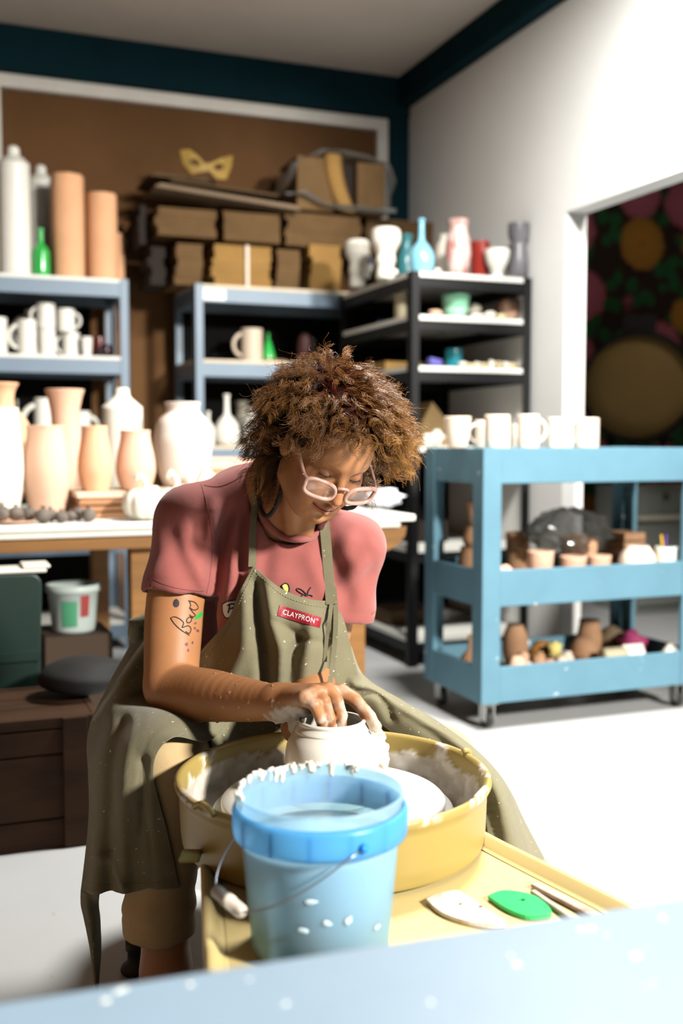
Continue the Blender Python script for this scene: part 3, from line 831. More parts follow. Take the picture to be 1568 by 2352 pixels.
# flat sheets on top
def sheet(label, px0, px1, py, y, th, m, dp=.34, tilt=0.0, rz=0.0, zadd=0):
    x0, x1 = x_at(px0, y, 2.0), x_at(px1, y, 2.0)
    w = (x1 - x0) / 2
    M = Matrix.Rotation(tilt, 4, 'Y')
    mb = MB().box(-w, w, 0, dp, 0, th * .42, M); mb.box(-w + .02, w - .01, .01, dp, th * .44, th, M)
    o = mb.build('cardboard_sheet', m, loc=((x0 + x1) / 2, y, z_at(py, (x0 + x1) / 2, y)), rz=rz)
    return tag(o, label, 'cardboard', 'loose cardboard sheets on the bundles')
sheet('long folded cardboard sheet on top of the upper row', 358, 690, 456, 5.06, .022, mat('cardboard_grey', '7f6b55', .85, var=.15), tilt=.075)
sheet('brown cardboard sheet lying above the long folded sheet', 390, 640, 434, 5.14, .014, M_cardd, tilt=.05)
sheet('dark cardboard sheet under the yellow mask', 344, 500, 412, 5.16, .022, M_cardd, tilt=.03)
bundle('dark cardboard bundle overhanging the gap between the shelving units', 316, 342, 470, 560, 5.16, mat('dark_card', '2a211a', .85, var=.2), None, seed=9)
bundle('dark cardboard bundle under the overhanging one', 340, 384, 566, 640, 5.16, mat('dark_card', '2a211a', .85), Z0, seed=10)
def mask():
    y = 5.10; x = x_at(480, y, 2.05); z = z_at(409, x, y); d = depth(x, y, z); s = d / FPX
    t = thing('paper_mask', 'yellow cat-eye shaped party mask on the cardboard pile', 'mask', (x, y + .02, z))
    out = [(-60, 62), (-40, 64), (-22, 50), (-8, 34), (8, 36), (30, 50), (62, 62), (58, 36), (44, 4), (20, 2), (4, 18), (-14, 14), (-36, 8), (-54, 32)]
    mb = MB()
    n = len(out)
    def eye(cx, cy, sgn):
        return [(cx + 13 * math.cos(a) , cy + 8 * math.sin(a) + sgn * 4 * math.cos(a)) for a in [2 * math.pi * k / 14 for k in range(14)]]
    bm = bmesh.new()
    for loop in (out, eye(-30, 36, -1), eye(26, 30, 1)):
        vs = [bm.verts.new((p[0] * s, 0.03 * (abs(p[0]) / 60) ** 2, p[1] * s)) for p in loop]
        for i in range(len(vs)):
            bm.edges.new((vs[i], vs[(i + 1) % len(vs)]))
    bmesh.ops.triangle_fill(bm, edges=bm.edges[:], use_beauty=True)
    me = bpy.data.meshes.new('mask_face'); bm.to_mesh(me); bm.free()
    me.materials.append(mat('mask_yellow', '9c7c34', .6, var=.25, scale=14))
    o = bpy.data.objects.new('mask_face', me); COL.objects.link(o); o.parent = t
    so = o.modifiers.new('thick', 'SOLIDIFY'); so.thickness = .008
    for sx in (-1, 1):
        P = [(sx * s * (28 if sx < 0 else 26) + 15 * s * math.cos(a), -.003 + .03 * .2, s * (36 if sx < 0 else 30) + 10 * s * math.sin(a)) for a in [2 * math.pi * k / 20 for k in range(21)]]
        MB().tube(P, .004, 6).build('eye_rim', mat('mask_gold', 'a88a44', .5), t)
    MB().tube([(-50 * s, .03, 60 * s), (0, .09, 40 * s), (55 * s, .03, 60 * s)], .002, 6).build('band', mat('mask_gold', 'a88a44'), t)
mask()
def wrapped_box():
    y = 5.10; x0, x1 = x_at(690, y, 2.1), x_at(893, y, 2.1)
    zb = z_at(484, (x0 + x1) / 2, y); zt = z_at(352, (x0 + x1) / 2, y); h = zt - zb; w = (x1 - x0) / 2
    t = thing('wrapped_carton', 'brown carton loosely wrapped in clear plastic on the cardboard pile', 'box', ((x0 + x1) / 2, y + .03, zb))
    MB().box(-w, -w * .18, .02, .30, 0, h * .93).build('carton', M_card, t, bevel=.004)
    MB().box(w * .35, w, .02, .30, 0, h * .92).build('carton', M_card, t, bevel=.004)
    MB().box(-w * .2, w * .38, .07, .30, 0, h * .9).build('dark_gap', mat('dark_card', '2a211a'), t)
    pts = []
    for k in range(15):
        q = k / 14
        pts.append((-.12 * w + .42 * w * (1 - q) ** 1.5 * 0 + (.05 + .35 * (1 - q) ** 2) * w, q * h))
    mb = MB(); vs = []
    for (x, z) in pts:
        for (dx, yy) in ((-.030, .03), (.0, -.01), (.05, -.006), (.085, .03)):
            vs.append((x + dx - .06, yy, z))
    fs = [(4 * i + j, 4 * i + j + 1, 4 * i + 5 + j, 4 * i + 4 + j) for i in range(14) for j in range(3)]
    mb.add(vs, fs, True); o = mb.build('curled_sheet', M_card2, t); so = o.modifiers.new('s', 'SOLIDIFY'); so.thickness = .006
    pm = mat('clear_film', 'd2d4d0', .25, .6, var=.1, alpha=.72)
    rs = random.Random(3)
    def film(path, wd, seed):
        rr = random.Random(seed); vs = []; n = len(path)
        for k, p in enumerate(path):
            for j in range(6):
                q = (j / 5 - .5)
                vs.append((p[0] + rr.uniform(-.012, .012), p[1] + q * wd + rr.uniform(-.008, .008), p[2] + rr.uniform(-.014, .014)))
        return MB().add(vs, [(6 * i + j, 6 * i + j + 1, 6 * i + 7 + j, 6 * i + 6 + j) for i in range(n - 1) for j in range(5)], True).build('plastic_film', pm, t)
    film([(-w * 1.25, .12, h * .30), (-w * 1.18, .12, h * .55), (-w * 1.05, .12, h * .78), (-w * .8, .12, h * .96), (-w * .45, .12, h * 1.01), (0, .12, h * 1.04), (w * .5, .12, h * 1.03), (w * .95, .12, h * .98)], .26, 1)
    film([(w * .98, .12, h * 1.0), (w * 1.10, .12, h * .88), (w * 1.17, .12, h * .6), (w * 1.10, .12, h * .3), (w * 1.08, .12, .01)], .26, 2)
    film([(-w * 1.25, -.02, h * .22), (-w * .9, -.03, .07), (-w * .5, -.02, .03), (0, -.02, .016), (w * .6, -.02, .012), (w * 1.1, -.02, .016)], .07, 3)
wrapped_box()
Z = RZ[1]
mug('large beige mug on the middle shelving, beside a green cone', 578, 756, 50, 5.22, Z, mat('beige_glaze', 'cdbba6', .5, var=.06), 180, None)
pot('green_cone', 'small glossy green cone-shaped bottle on the middle shelving', 'bottle', 'cone', 616, 764, 34, 5.24, Z + .022, mat('green_glaze', '2fae4c'))
o = MB().lathe([(0, 0), (.07, 0), (.085, .008), (.085, .014), (.05, .02), (.0, .0215)], 32).build('brown_dish', mat('brown_dish', '8e6b4e', .6, var=.2), loc=(x_at(622, 5.24, Z), 5.24, Z)); tag(o, 'brown dish under the green cone bottle', 'dish')
pot('dark_vase', 'dark pink-topped vase deep on the middle shelving', 'vase', 'egg', 700, 762, 36, 5.32, Z, mat('dark_pink_glaze', '5c3a38', .5))
pot('shiny_bottle', 'small shiny dark bottle just above her hair', 'bottle', 'longneck', 722, 778, 22, 5.2, Z, mat('dark_shiny', '24221f', .08, .8))
Z = RZ[2]
pot('white_bottle', 'white bottle with slim neck on the middle shelving behind her hair', 'bottle', 'longneck', 521, 906, 58, 5.15, Z, M_whitepot)
pot('white_bottle', 'small white bottle beside the big white jar', 'bottle', 'bottle', 478, 945, 30, 5.15, Z, M_whitepot)
pot('grey_jug', 'dim grey jug behind the slim-necked white bottle', 'jug', 'jug', 556, 922, 40, 5.36, Z, mat('grey_beige', '9a9484'))
pot('white_pitcher', 'white pitcher on the middle shelving, partly hidden by her hair', 'pitcher', 'jug', 584, 938, 52, 5.15, Z, M_whitepot)

# ---- black rack, top
Z = BZ[0]
M_chalk = mat('speckled_white', 'd9d4c6', .7, var=.15, scale=22, speck='6d675d', speck_amt=.03, speck_scale=60)
def dot_vase():
    x, r, h = where(820, 553, 56, 4.72, Z)
    t = thing('speckled_vase', 'speckled white face vase with a blue dot on the black shelving', 'vase', (x, 4.72, Z))
    pot_mesh('sculpt', r, h).build('body', M_chalk, t)
    MB().blob((r * .55, -r * .72, h * .46), (r * .5, r * .4, h * .30), 14, .15, 4).build('raised_panel', M_chalk, t)
    MB().lathe([(0, 0), (.011, 0), (.011, .004), (0, .004)], 16, (r * .62, -r * 1.12, h * .52), M=Matrix.Rotation(math.pi / 2, 4, 'X')).build('blue_dot', mat('cobalt', '1f56c0', .3), t)
dot_vase()
pot('sculpted_vase', 'tall cream sculpted vase with broad head on the black shelving', 'vase', 'sculpt', 885, 526, 68, 4.45, Z, M_cream)
pot('teal_jug', 'teal jug behind the pale blue bottle', 'jug', 'jug', 932, 540, 46, 4.66, Z, mat('teal_glaze', '3a7f86', .25, .5, var=.2))
pot('blue_bottle', 'pale blue glazed bottle with long thin neck', 'bottle', 'longneck', 967, 503, 60, 4.28, Z, mat('sky_glaze', '7fbfd6', .15, .6, var=.1))
pot('white_vase', 'plain white vase behind the red and white vase', 'vase', 'plain_vase', 1020, 540, 46, 4.60, Z, M_cream)
pot('red_vase', 'red and white mottled glazed vase on the black shelving', 'vase', 'ovoid', 1051, 506, 60, 4.30, Z, mat('mottled_red', 'b0483c', .15, .6, col2='f0e4dc', scale=14))
pot('red_jar', 'dark red glazed jar next to the white goblet', 'jar', 'cyl', 1102, 556, 44, 4.34, Z, mat('brick_glaze', '9a2f27', .18, .6, var=.2))
pot('white_goblet', 'small white flaring goblet at the front of the black shelving', 'goblet', 'goblet', 1141, 574, 58, 4.24, Z, M_whitepot)
pot('dark_pot', 'dark green rimmed pot behind the white goblet', 'pot', 'cyl', 1150, 560, 40, 4.60, Z, mat('dark_green_glaze', '1f3a2c', .3))
pot('black_vase', 'black and grey hourglass vase at the right end of the black shelving', 'vase', 'hourglass', 1190, 514, 50, 4.235, Z, mat('charcoal_glaze', '4a4a4c', .35, .5, col2='77757a', scale=8))
for k, (px, s) in enumerate(((1003, 14), (905, 16))):
    x = x_at(px, 4.22 + .1 * k, Z)
    o = MB().blob((0, 0, .010), (.016, .014, .0115), 10, .25, k).settle().build('clay_crumb', M_cream, loc=(x, 4.215 + .1 * k, Z)); tag(o, ['small cream clay lump in front of the blue bottle', 'small cream clay lump beside the sculpted vase'][k], 'clay lump')
Z = BZ[1]
pot('green_pot', 'green streaked glazed pot on the second black shelf', 'pot', 'cup', 1046, 678, 66, 4.30, Z, mat('streaky_green', '2f9a63', .15, .6, col2='bfe6d2', scale=12, stretch=(.3, .3, 3)))
pot('clay_egg', 'pink clay egg on the second black shelf', 'egg', 'egg', 1166, 684, 54, 4.34, Z, M_bisque)
pot('clay_block', 'pale upright clay tile at the left of the second black shelf', 'tile', 'cyl', 920, 672, 32, 4.44, Z, mat('tan_tile', 'bdb294', .75, var=.08), n=4)
sm = [(1000, 712, 34, 'cream clay shard left of the green pot'), (1090, 700, 34, 'grey clay lump right of the green pot'), (1095, 722, 40, 'low white clay lump beside the grey lump'), (1125, 716, 36, 'white clay lump in the middle of the second black shelf'), (1150, 722, 26, 'yellowish clay lump beside the pink egg')]
for k, (px, pt, w, lb) in enumerate(sm):
    y = 4.235 + .05 * (k % 2); x, r, h = where(px, pt, w, y, Z); h = max(h, .018)
    o = MB().blob((0, 0, h * .48), (r, r * .8, h * .52), 14, .3, 20 + k).settle().build('clay_lump', [M_bisque, mat('grey_beige', '9a9484'), M_cream, M_cream, mat('yellowish', 'ddd2a0', .7)][k], loc=(x, y, Z)); tag(o, lb, 'clay lump', 'clay lumps on the second black shelf')
o = MB().box(-.03, .03, -.03, .03, 0, .02).build('blue_sponge', mat('dark_blue', '20306a', .6), loc=(x_at(878, 4.62, Z), 4.6, Z), bevel=.004); tag(o, 'small dark blue block on the second black shelf', 'block')
Z = BZ[2]
pot('teal_cup', 'teal glazed cup on the third black shelf', 'cup', 'cyl', 1041, 802, 40, 4.34, Z, mat('teal_cup', '1f7f8c', .2, .5, var=.2))
o = MB().box(-.035, .025, -.02, .02, 0, .03, Matrix.Rotation(.2, 4, 'Y')).build('purple_block', mat('violet', '55509c', .5), loc=(x_at(998, 4.24, Z), 4.24, Z + .006), bevel=.005); tag(o, 'small violet block on the third black shelf', 'block')
for k in range(9):
    px = 1062 + k * 16.5
    y = 4.225 + .03 * (k % 3); w = rnd.uniform(15, 26); x, r, h = where(px, 838 - rnd.uniform(3, 12), w, y, Z); h = max(h, .014)
    o = MB().blob((0, 0, h * .47), (r, r * .9, h * .5), 12, .35, 40 + k).settle().build('clay_bit', mat('straw_clay', 'd8c394', .7, var=.2, scale=20) if k % 2 else M_cream, loc=(x, y, Z))
    tag(o, ['first', 'second', 'third', 'fourth', 'fifth', 'sixth', 'seventh', 'eighth', 'last'][k] + (' straw-coloured' if k % 2 else ' cream') + ' clay bit in the row right of the teal cup', 'clay bit', 'row of clay bits on the third black shelf')
o = MB().box(-.13, .13, 0, .25, 0, .045).build('tan_carton', mat('tan_carton2', 'b7904f', .8, var=.15), loc=(x_at(912, 4.7, Z), 4.55, Z), bevel=.003); tag(o, 'yellowish carton at the left of the third black shelf', 'box')
o = MB().box(-.10, .06, 0, .20, 0, .05).build('brown_carton', M_card, loc=(x_at(1034, 4.6, Z), 4.6, Z), bevel=.003); tag(o, 'low brown carton behind the teal cup', 'box')
Z = BZ[3]
o = MB().prism([(-.11, 0), (.10, 0), (.10, .12), (.02, .13), (-.045, .205), (-.11, .09)], -.18, .0, Matrix.Rotation(math.pi / 2, 4, 'X')).build('paper_sack', mat('kraft_sack', '9c8056', .85, var=.2, bump=.3), loc=(x_at(1012, 4.45, Z), 4.45, Z)); tag(o, 'torn kraft paper sack standing on the lower black shelf', 'sack')
o = MB().box(-.09, .09, 0, .15, 0, .16).build('tan_carton', mat('tan_carton2', 'b7904f'), loc=(x_at(1165, 4.7, Z), 4.7, Z), bevel=.003); tag(o, 'tan carton at the right of the lower black shelf', 'box')
for k, (px, pt, w, lb) in enumerate(((985, 998, 40, 'cream clay lump at the front of the lower black shelf'), (1003, 990, 32, 'pale clay lump behind the front cream lump'), (970, 1008, 26, 'little clay lump at the post of the lower black shelf'))):
    y = 4.23 + .06 * k; x, r, h = where(px, pt, w, y, Z)
    o = MB().blob((0, 0, h * .48), (r, r * .8, h * .52), 12, .35, 60 + k).settle().build('clay_lump', M_cream, loc=(x, y, Z)); tag(o, lb, 'clay lump')
Z = BZ[4]
o = MB().box(-.1, .1, 0, .2, 0, .10).build('dark_box', mat('dark_card', '2a211a'), loc=(BX0 + .2, 4.4, Z), bevel=.004); tag(o, 'dark box on the low black shelf behind the cart', 'box')
pot('dark_jar', 'dark glass jar low on the black shelving beside her sleeve', 'jar', 'jar', 905, 1370, 40, 4.6, Z, mat('dark_jar', '3b2c30', .15, .6))
o = MB().box(-.12, .12, 0, .2, 0, .07).build('kraft_carton', M_cardd, loc=(BX0 + .16, 4.5, BZ[5]), bevel=.004); tag(o, 'brown carton on the lowest black shelf', 'box')
# ---- mugs on the cart
G = 'mugs on the blue cart'
M_greenware = mat('greenware_clay', 'ead7c3', 0.75, 0.25, var=.05, scale=9)
mug('straight clay cup without handle, leftmost on the blue cart', 1050, 958, 62, 3.30, CZ, M_greenware, 0, G, kind='cup', handle=False)
mug('slim clay mug half hidden between two cups on the cart', 1104, 966, 32, 3.46, CZ, M_greenware, 180, G)
mug('tall clay mug standing third on the blue cart', 1141, 954, 58, 3.30, CZ, M_greenware, 90, G)
mug('clay mug with its round handle towards the right, fourth on the cart', 1212, 953, 50, 3.28, CZ, M_greenware, -14, G)
mug('small clay cup behind the fourth mug on the cart', 1186, 975, 26, 3.44, CZ, M_greenware, 120, G, handle=False)
mug('clay mug with handle to the right, fifth on the cart', 1274, 960, 36, 3.36, CZ, M_greenware, -10, G)
mug('clay mug with handle to the left, rightmost on the cart', 1345, 961, 58, 3.28, CZ, M_greenware, 170, G)
# ---- middle tray
Z = 0.4805
M_brownclay = mat('brown_clay', 'a98262', 0.75, .2, var=.15, scale=12)
MY = 3.22
for px, pt, w, lb in ((1240, 1266, 62, 'clay bowl at the left of the middle cart tray'), (1315, 1278, 62, 'clay bowl in front of the plastic-covered pot'), (1375, 1276, 54, 'small clay bowl right of the plastic-covered pot')):
    pot('clay_bowl', lb, 'bowl', 'cup', px, pt, w, MY + .02, Z, M_bisque)
pot('moon_jar', 'round white clay jar in the middle cart tray', 'jar', 'sphere', 1462, 1254, 84, MY + .02, Z, mat('pale_bisque', 'eed9c6', .75))
def brush_pot():
    x, r, h = where(1528, 1256, 52, MY + .01, Z)
    t = thing('brush_pot', 'pale yellow brush pot with brushes at the right of the cart tray', 'pot', (x, MY + .01, Z))
    pot_mesh('cyl', r, h).build('body', mat('pale_yellow', 'e8dcae', .5, col2='cfe0ea', scale=9), t)
    for k, (a, c) in enumerate(((-.3, 'd9a92e'), (.1, '6a4a9a'), (.25, 'c98a2a'))):
        MB().tube([(0, .01 * k, .01), (math.sin(a) * r * 1.9, .01 * k, h * 1.38)], .004, 6).build('brush', mat('brush_' + c, c, .4), t)
brush_pot()
o = MB().blob((0, 0, .04), (.035, .03, .042), 14, .1, 5).settle().build('clay_ball', M_bisque, loc=(x_at(1166, MY, Z), MY + .02, Z)); tag(o, 'clay ball beside the left post of the cart tray', 'clay ball')
def ribbed():
    x, r, h = where(1188, 1222, 56, 3.53, Z)
    m = MB(); pr = []
    n = 9
    for k in range(n):
        pr += [(r * (.86 + .1 * k / n), h * k / n), (r * (.98 + .02 * k / n), h * (k + .5) / n)]
    pr += [(r, h), (r * .9, h), (r * .85, h * .2), (0, h * .2)]
    m.lathe(pr, 28)
    tag(m.build('ribbed_pot', M_brownclay, loc=(x, 3.53, Z)), 'brown ribbed clay pot at the back of the cart tray', 'pot')
ribbed()
def bagged():
    x, r, h = where(1328, 1232, 120, 3.40, Z)
    t = thing('bagged_pot', 'clay bowl under a crumpled clear plastic bag on the cart', 'pot', (x, 3.40, Z))
    pot_mesh('bowl', r * .72, h).build('bowl', M_bisque2, t)
    rs = np.random.RandomState(4)
    vs, fs = [], []; n, m_ = 40, 18
    H = z_at(1168, x, 3.40) - Z
    for i in range(m_):
        q = i / (m_ - 1)
        for k in range(n):
            a = 2 * math.pi * k / n
            wob = 1 + .10 * math.sin(5 * a + 3 * q) + .07 * math.sin(9 * a - 5 * q) + .09 * rs.randn()
            rr = r * (0.05 + 1.75 * math.sin(min(q * 1.9, 1.57))) * (1 - .32 * max(0, q - .6) / .4) * wob
            zz = H - (H - h * .62) * q ** 1.5 + .012 * math.sin(7 * a + 9 * q) * (q > .05)
            vs.append((rr * math.cos(a) - .05, min(.075, rr * math.sin(a) * .55), zz))
    for i in range(m_ - 1):
        for k in range(n):
            fs.append((i * n + k, (i + 1) * n + k, (i + 1) * n + (k + 1) % n, i * n + (k + 1) % n))
    bag = mat('clear_bag', '4a4a47', .15, .8, trans=.2, alpha=.66)
    MB().add(vs, fs, False).build('plastic_bag', bag, t)
bagged()
for k in range(5):
    y = 3.42; z = Z + k * .034
    x = x_at(1432, y, z)
    o = MB().box(-.062 + .004 * k, .062 - .003 * k, -.07, .07, 0.0, .030).build('clay_slab', M_brownclay, loc=(x + rnd.uniform(-.006, .006), y, z + .0003), bevel=.003); tag(o, ['bottom', 'second', 'middle', 'fourth', 'top'][k] + ' brown clay slab of the stack on the cart tray', 'clay slab', 'brown slabs on the cart')
def tall_stack():
    # stack of brown pots seen through the cart's side
    y = 3.42; x = CX0 + .11
    hts = [.13, .075, .09]; z = Z
    for k, (h, r, kd) in enumerate(zip(hts, (.058, .045, .036), ('belly2', 'belly', 'cup'))):
        o = pot_mesh(kd, r, h).build('brown_pot', M_brownclay, loc=(x + .006 * k, y, z + .0003)); tag(o, ['brown pot at the bottom of the pile by the cart side', 'brown pot in the middle of the pile by the cart side', 'small brown pot on top of the pile by the cart side'][k], 'pot', 'pile of brown pots by the cart side')
        z += h + .0006
    o = pot_mesh('cyl', .024, .12).build('yellow_tube', mat('dull_yellow', 'c9b04a', .5, col2='d8d2c0', scale=10), loc=(CX0 + .055, 3.27, Z)); tag(o, 'yellow and grey tube standing in the cart tray behind the post', 'tube')
tall_stack()
# ---- bottom tray
Z = 0.1455; BYF = 3.22
o = pot_mesh('longneck', .040, .145).build('small_vase', M_brownclay, loc=(CX0 + .09, 3.40, Z)); tag(o, 'small brown vase seen through the side of the lowest cart tray', 'vase')
pot('brown_ball_jar', 'brown ball-shaped jar at the left of the lowest cart tray', 'jar', 'sphere', 1182, 1434, 60, 3.42, Z, M_brownclay)
pl = [(1185, 1508, 60), (1212, 1520, 54), (1238, 1500, 46), (1262, 1515, 50), (1290, 1508, 46), (1318, 1520, 44), (1200, 1498, 40), (1302, 1498, 40)]
for k, (px, pt, w) in enumerate(pl):
    y = 3.228 + .06 * (k // 3) + .02 * (k % 2); x, r, h = where(px, pt, w, y, Z)
    o = MB().blob((0, 0, h * .48), (r * .8, r * .7, h * .52), 14, .25, 70 + k).settle().build('clay_scrap', [M_bisque, mat('pale_bisque', 'eed9c6'), M_brownclay][k % 3], loc=(x, y, Z)); tag(o, ['pink', 'pale', 'brown'][k % 3] + ' lump of scrap clay, ' + ['leftmost in front', 'second from the left in front', 'third from the left', 'in the middle of the pile', 'right of the middle', 'rightmost in front', 'at the back left', 'at the back right'][k] + ', lowest cart tray', 'clay lump', 'scrap clay in the lowest cart tray')
o = MB().blob((0, 0, .05), (.05, .04, .05), 12, .4, 91).settle().build('amber_leaf', mat('amber', '9a6a2c', .5, var=.3), loc=(x_at(1246, 3.40, Z), 3.42, Z)); tag(o, 'amber brown crumpled leaf shape in the lowest cart tray', 'leaf')
o = MB().blob((0, 0, .03), (.03, .02, .034), 12, .3, 92).build('yellow_rag', mat('yellow_rag', 'd8c878', .7), loc=(x_at(1278, 3.33, Z), 3.345, Z + .045)); tag(o, 'small pale yellow rag on the scrap clay', 'rag')
pot('brown_bowl', 'brown rounded bowl in the lowest cart tray', 'bowl', 'egg', 1340, 1462, 66, 3.36, Z, M_brownclay)
pot('brown_jar', 'tilted-looking brown jar at the back of the lowest cart tray', 'jar', 'belly2', 1352, 1424, 58, 3.49, Z, M_brownclay)
o = MB().lathe([(0, -.05), (.028, -.05), (.030, -.045), (.030, .045), (.026, .05), (.020, .045), (.02, -.02), (0, -.02)], 20, (0, 0, .031), M=Matrix.Rotation(math.pi / 2, 4, 'Y')).build('clay_tube', mat('tan_tile', 'bdb294'), loc=(x_at(1408, 3.24, Z), 3.24, Z + .03)); tag(o, 'tan clay tube lying in the lowest cart tray', 'tube')
o = MB().box(-.045, .045, -.003, .003, 0, .075, Matrix.Rotation(-.5, 4, 'X')).build('white_card', mat('white_card', 'eceadf', .7), loc=(x_at(1462, 3.21, Z), 3.205, Z + .03)); tag(o, 'white card leaning in the lowest cart tray', 'card')
pot('teardrop_pot', 'white teardrop-shaped finial at the right of the lowest cart tray', 'finial', 'teardrop', 1538, 1470, 54, 3.22, Z, M_cream)
o = MB().blob((0, 0, .055), (.06, .05, .055), 16, .35, 95).settle().build('pink_cloth', mat('magenta_cloth', 'a03766', .7, var=.3), loc=(x_at(1452, 3.38, Z), 3.38, Z)); tag(o, 'magenta pink cloth bundle at the back of the lowest cart tray', 'cloth')
o = MB().blob((0, 0, .06), (.055, .05, .06), 16, .15, 96).settle().build('brown_bundle', mat('olive_brown', '6a5a42', .8, var=.2), loc=(x_at(1402, 3.50, Z), 3.50, Z)); tag(o, 'dull brown bundle beside the magenta cloth', 'bundle')
# ================================================================== the potter's wheel
PC = W(765, 1772, 1.64); PANR = 0.2435
M_pan = mat('ochre_plastic', 'a38d52', 0.42, 0.45, var=0.05, scale=4)
def pan_paint():
    """ochre plastic, splashed with pale slip on the inside: the slip line has a ragged edge of its own"""
    m = mat('ochre_pan', 'cdae4e', 0.42, 0.45, attr='tint')
    return m
TRZ = 0.384
def wheel():
    zr = PC[2]; zb = TRZ + 0.006
    t = thing('pottery_wheel', 'ochre yellow electric pottery wheel with round splash pan', 'pottery wheel', (PC[0], PC[1], 0), -YAW)
    H = zr - zb
    # splash pan wall: outer, rolled lip, inner
    pr = [(.231, 0.0), (.2325, .004), (.2345, .02), (.2365, H - .022), (.2395, H - .016), (.2435, H - .008), (.2432, H - .002), (.2395, H + .001), (.235, H), (.2315, H - .004), (.2295, H - .012), (.227, H - .03), (.222, .030), (.214, .018), (.19, .014), (.10, .014), (.055, .014), (.055, .0)]
    n = 192
    vs = []; 
    prf = []
    for i in range(len(pr) - 1):
        (r0, z0), (r1, z1) = pr[i], pr[i + 1]
        st = max(1, int(math.hypot(r1 - r0, z1 - z0) / .004))
        for k in range(st):
            prf.append((r0 + (r1 - r0) * k / st, z0 + (z1 - z0) * k / st, i))
    prf.append((*pr[-1], len(pr) - 2))
    A = np.linspace(0, 2 * np.pi, n, endpoint=False)
    V = np.concatenate([np.c_[r * np.cos(A), r * np.sin(A), np.full(n, zb + z)] for r, z, i in prf])
    seg = np.repeat([i for _, _, i in prf], n)
    m = len(prf)
    idx = np.arange(m * n).reshape(m, n)
    Fq = np.stack([idx[:-1], np.roll(idx, -1, 1)[:-1], np.roll(idx, -1, 1)[1:], idx[1:]], -1).reshape(-1, 4)
    hgt = V[:, 2] - zb
    ochre = np.array(lin('a38d4e')[:3]); slip = np.array(lin('d8d0c4')[:3]); wet = np.array(lin('bfb4a4')[:3])
    nz = noise3(V, 120, 1, 3); nz2 = noise3(V, 26, 2, 3)
    lev = H - .024 + .030 * (nz2 - .5) + .018 * (nz - .5)
    inner = (seg >= 9)
    w = np.where(inner, np.clip((lev - hgt) / .003, 0, 1), 0)
    rim = (seg >= 5) & (seg < 11)
    ws = np.where(rim, np.clip((nz2 - .60) / .03, 0, 1) * np.clip((nz - .42) / .05, 0, 1), 0)
    w = np.maximum(w, ws)
    g = np.clip((noise3(V, 60, 5, 4) - .38) / .2, 0, 1)[:, None]
    C = ochre * (1 - w[:, None]) + (slip * g + wet * (1 - g)) * w[:, None]
    # a little relief on the slip
    nrm = np.c_[-np.cos(np.tile(A, m)), -np.sin(np.tile(A, m)), np.zeros(m * n)]
    V = V + nrm * (w * .0018 * (nz + g[:, 0]))[:, None]
    o = np_mesh('splash_pan', V, Fq, pan_paint(), t); vcol(o, C)
    # seam lugs where the two halves overlap
    for ang, s in ((math.radians(24), 1),):
        P = []
        for k in range(9):
            q = -1.1 + 3.3 * k / 8
            P.append(((.2365 + .0085 * math.cos(q)) * math.cos(ang), (.2365 + .0085 * math.cos(q)) * math.sin(ang), zr - .003 + .008 * math.sin(q)))
        MB().tube(P, .0045, 8).build('pan_clip', M_pan, t)
    P = [(.247 * math.cos(math.radians(218) + k * .016), .247 * math.sin(math.radians(218) + k * .016), zr - .003 + .011 * math.sin(math.pi * k / 12)) for k in range(13)]
    MB().tube(P, .0042, 8).build('pan_lug', M_pan, t)
    # wheel head and bat
    zh = zr - .052
    MB().lathe([(.05, zb - .02), (.05, zh - .018)], 24).build('shaft', mat('steel_shaft', '8b8b88', .3, metal=.8), t)
    MB().lathe([(.0, zh - .018), (.180, zh - .018), (.186, zh - .014), (.186, zh - .003), (.183, zh), (.0, zh)], 96).build('wheel_head', mat('wheel_head_metal', 'aaa7a2', .4, metal=.3, var=.1), t)
    # body shell: moulded table with raised rim; long tray towards the camera
    base = [(-.165, .20), (-.20, .165), (-.205, .0), (-.185, -.16), (-.150, -.40), (-.138, -.455), (-.10, -.475), (.44, -.45), (.475, -.425), (.46, -.38), (.37, -.235), (.245, -.03), (.225, .03), (.215, .165), (.18, .20)]
    bp = cat(base + [base[0]], 4)[:-1]
    ctr = bp.mean(0)
    nx = np.roll(bp, -1, 0) - np.roll(bp, 1, 0)
    nx = np.c_[nx[:, 1], -nx[:, 0]] / np.linalg.norm(nx, axis=1)[:, None]
    if ((bp - ctr) * nx).sum() > 0:
        nx = -nx                                     # inward normals
    def sh(inset, z):
        q = bp + nx * inset
        return [(a, b, z) for a, b in q]
    RH = .017
    rings = [sh(.05, .10), sh(.018, TRZ - .15), sh(.006, TRZ - .03), sh(.0, TRZ + .004), sh(.001, TRZ + RH - .003), sh(.006, TRZ + RH), sh(.013, TRZ + RH - .002), sh(.020, TRZ + .003), sh(.026, TRZ), sh(.03, TRZ - .0003)]
    V = [p for r_ in rings for p in r_]; n = len(rings[0])
    fs = [(i * n + (k + 1) % n, i * n + k, (i + 1) * n + k, (i + 1) * n + (k + 1) % n) for i in range(len(rings) - 1) for k in range(n)]
    from mathutils.geometry import tessellate_polygon
    k0_ = (len(rings) - 1) * n
    tess = tessellate_polygon([[Vector((p[0], p[1], 0)) for p in rings[-1]]])
    tes0 = tessellate_polygon([[Vector((p[0], p[1], 0)) for p in rings[0]]])
    ntop = len(fs)
    fs += [tuple(k0_ + i for i in tr) for tr in tess] + [tuple(tr) for tr in tes0]
    wb = MB().add(V, fs, True).build('wheel_body', mat('ochre_body', 'd2bb80', .4, .45, var=.04, scale=4), t)
    wb.data.polygons.foreach_set('use_smooth', [True] * ntop + [False] * (len(fs) - ntop))
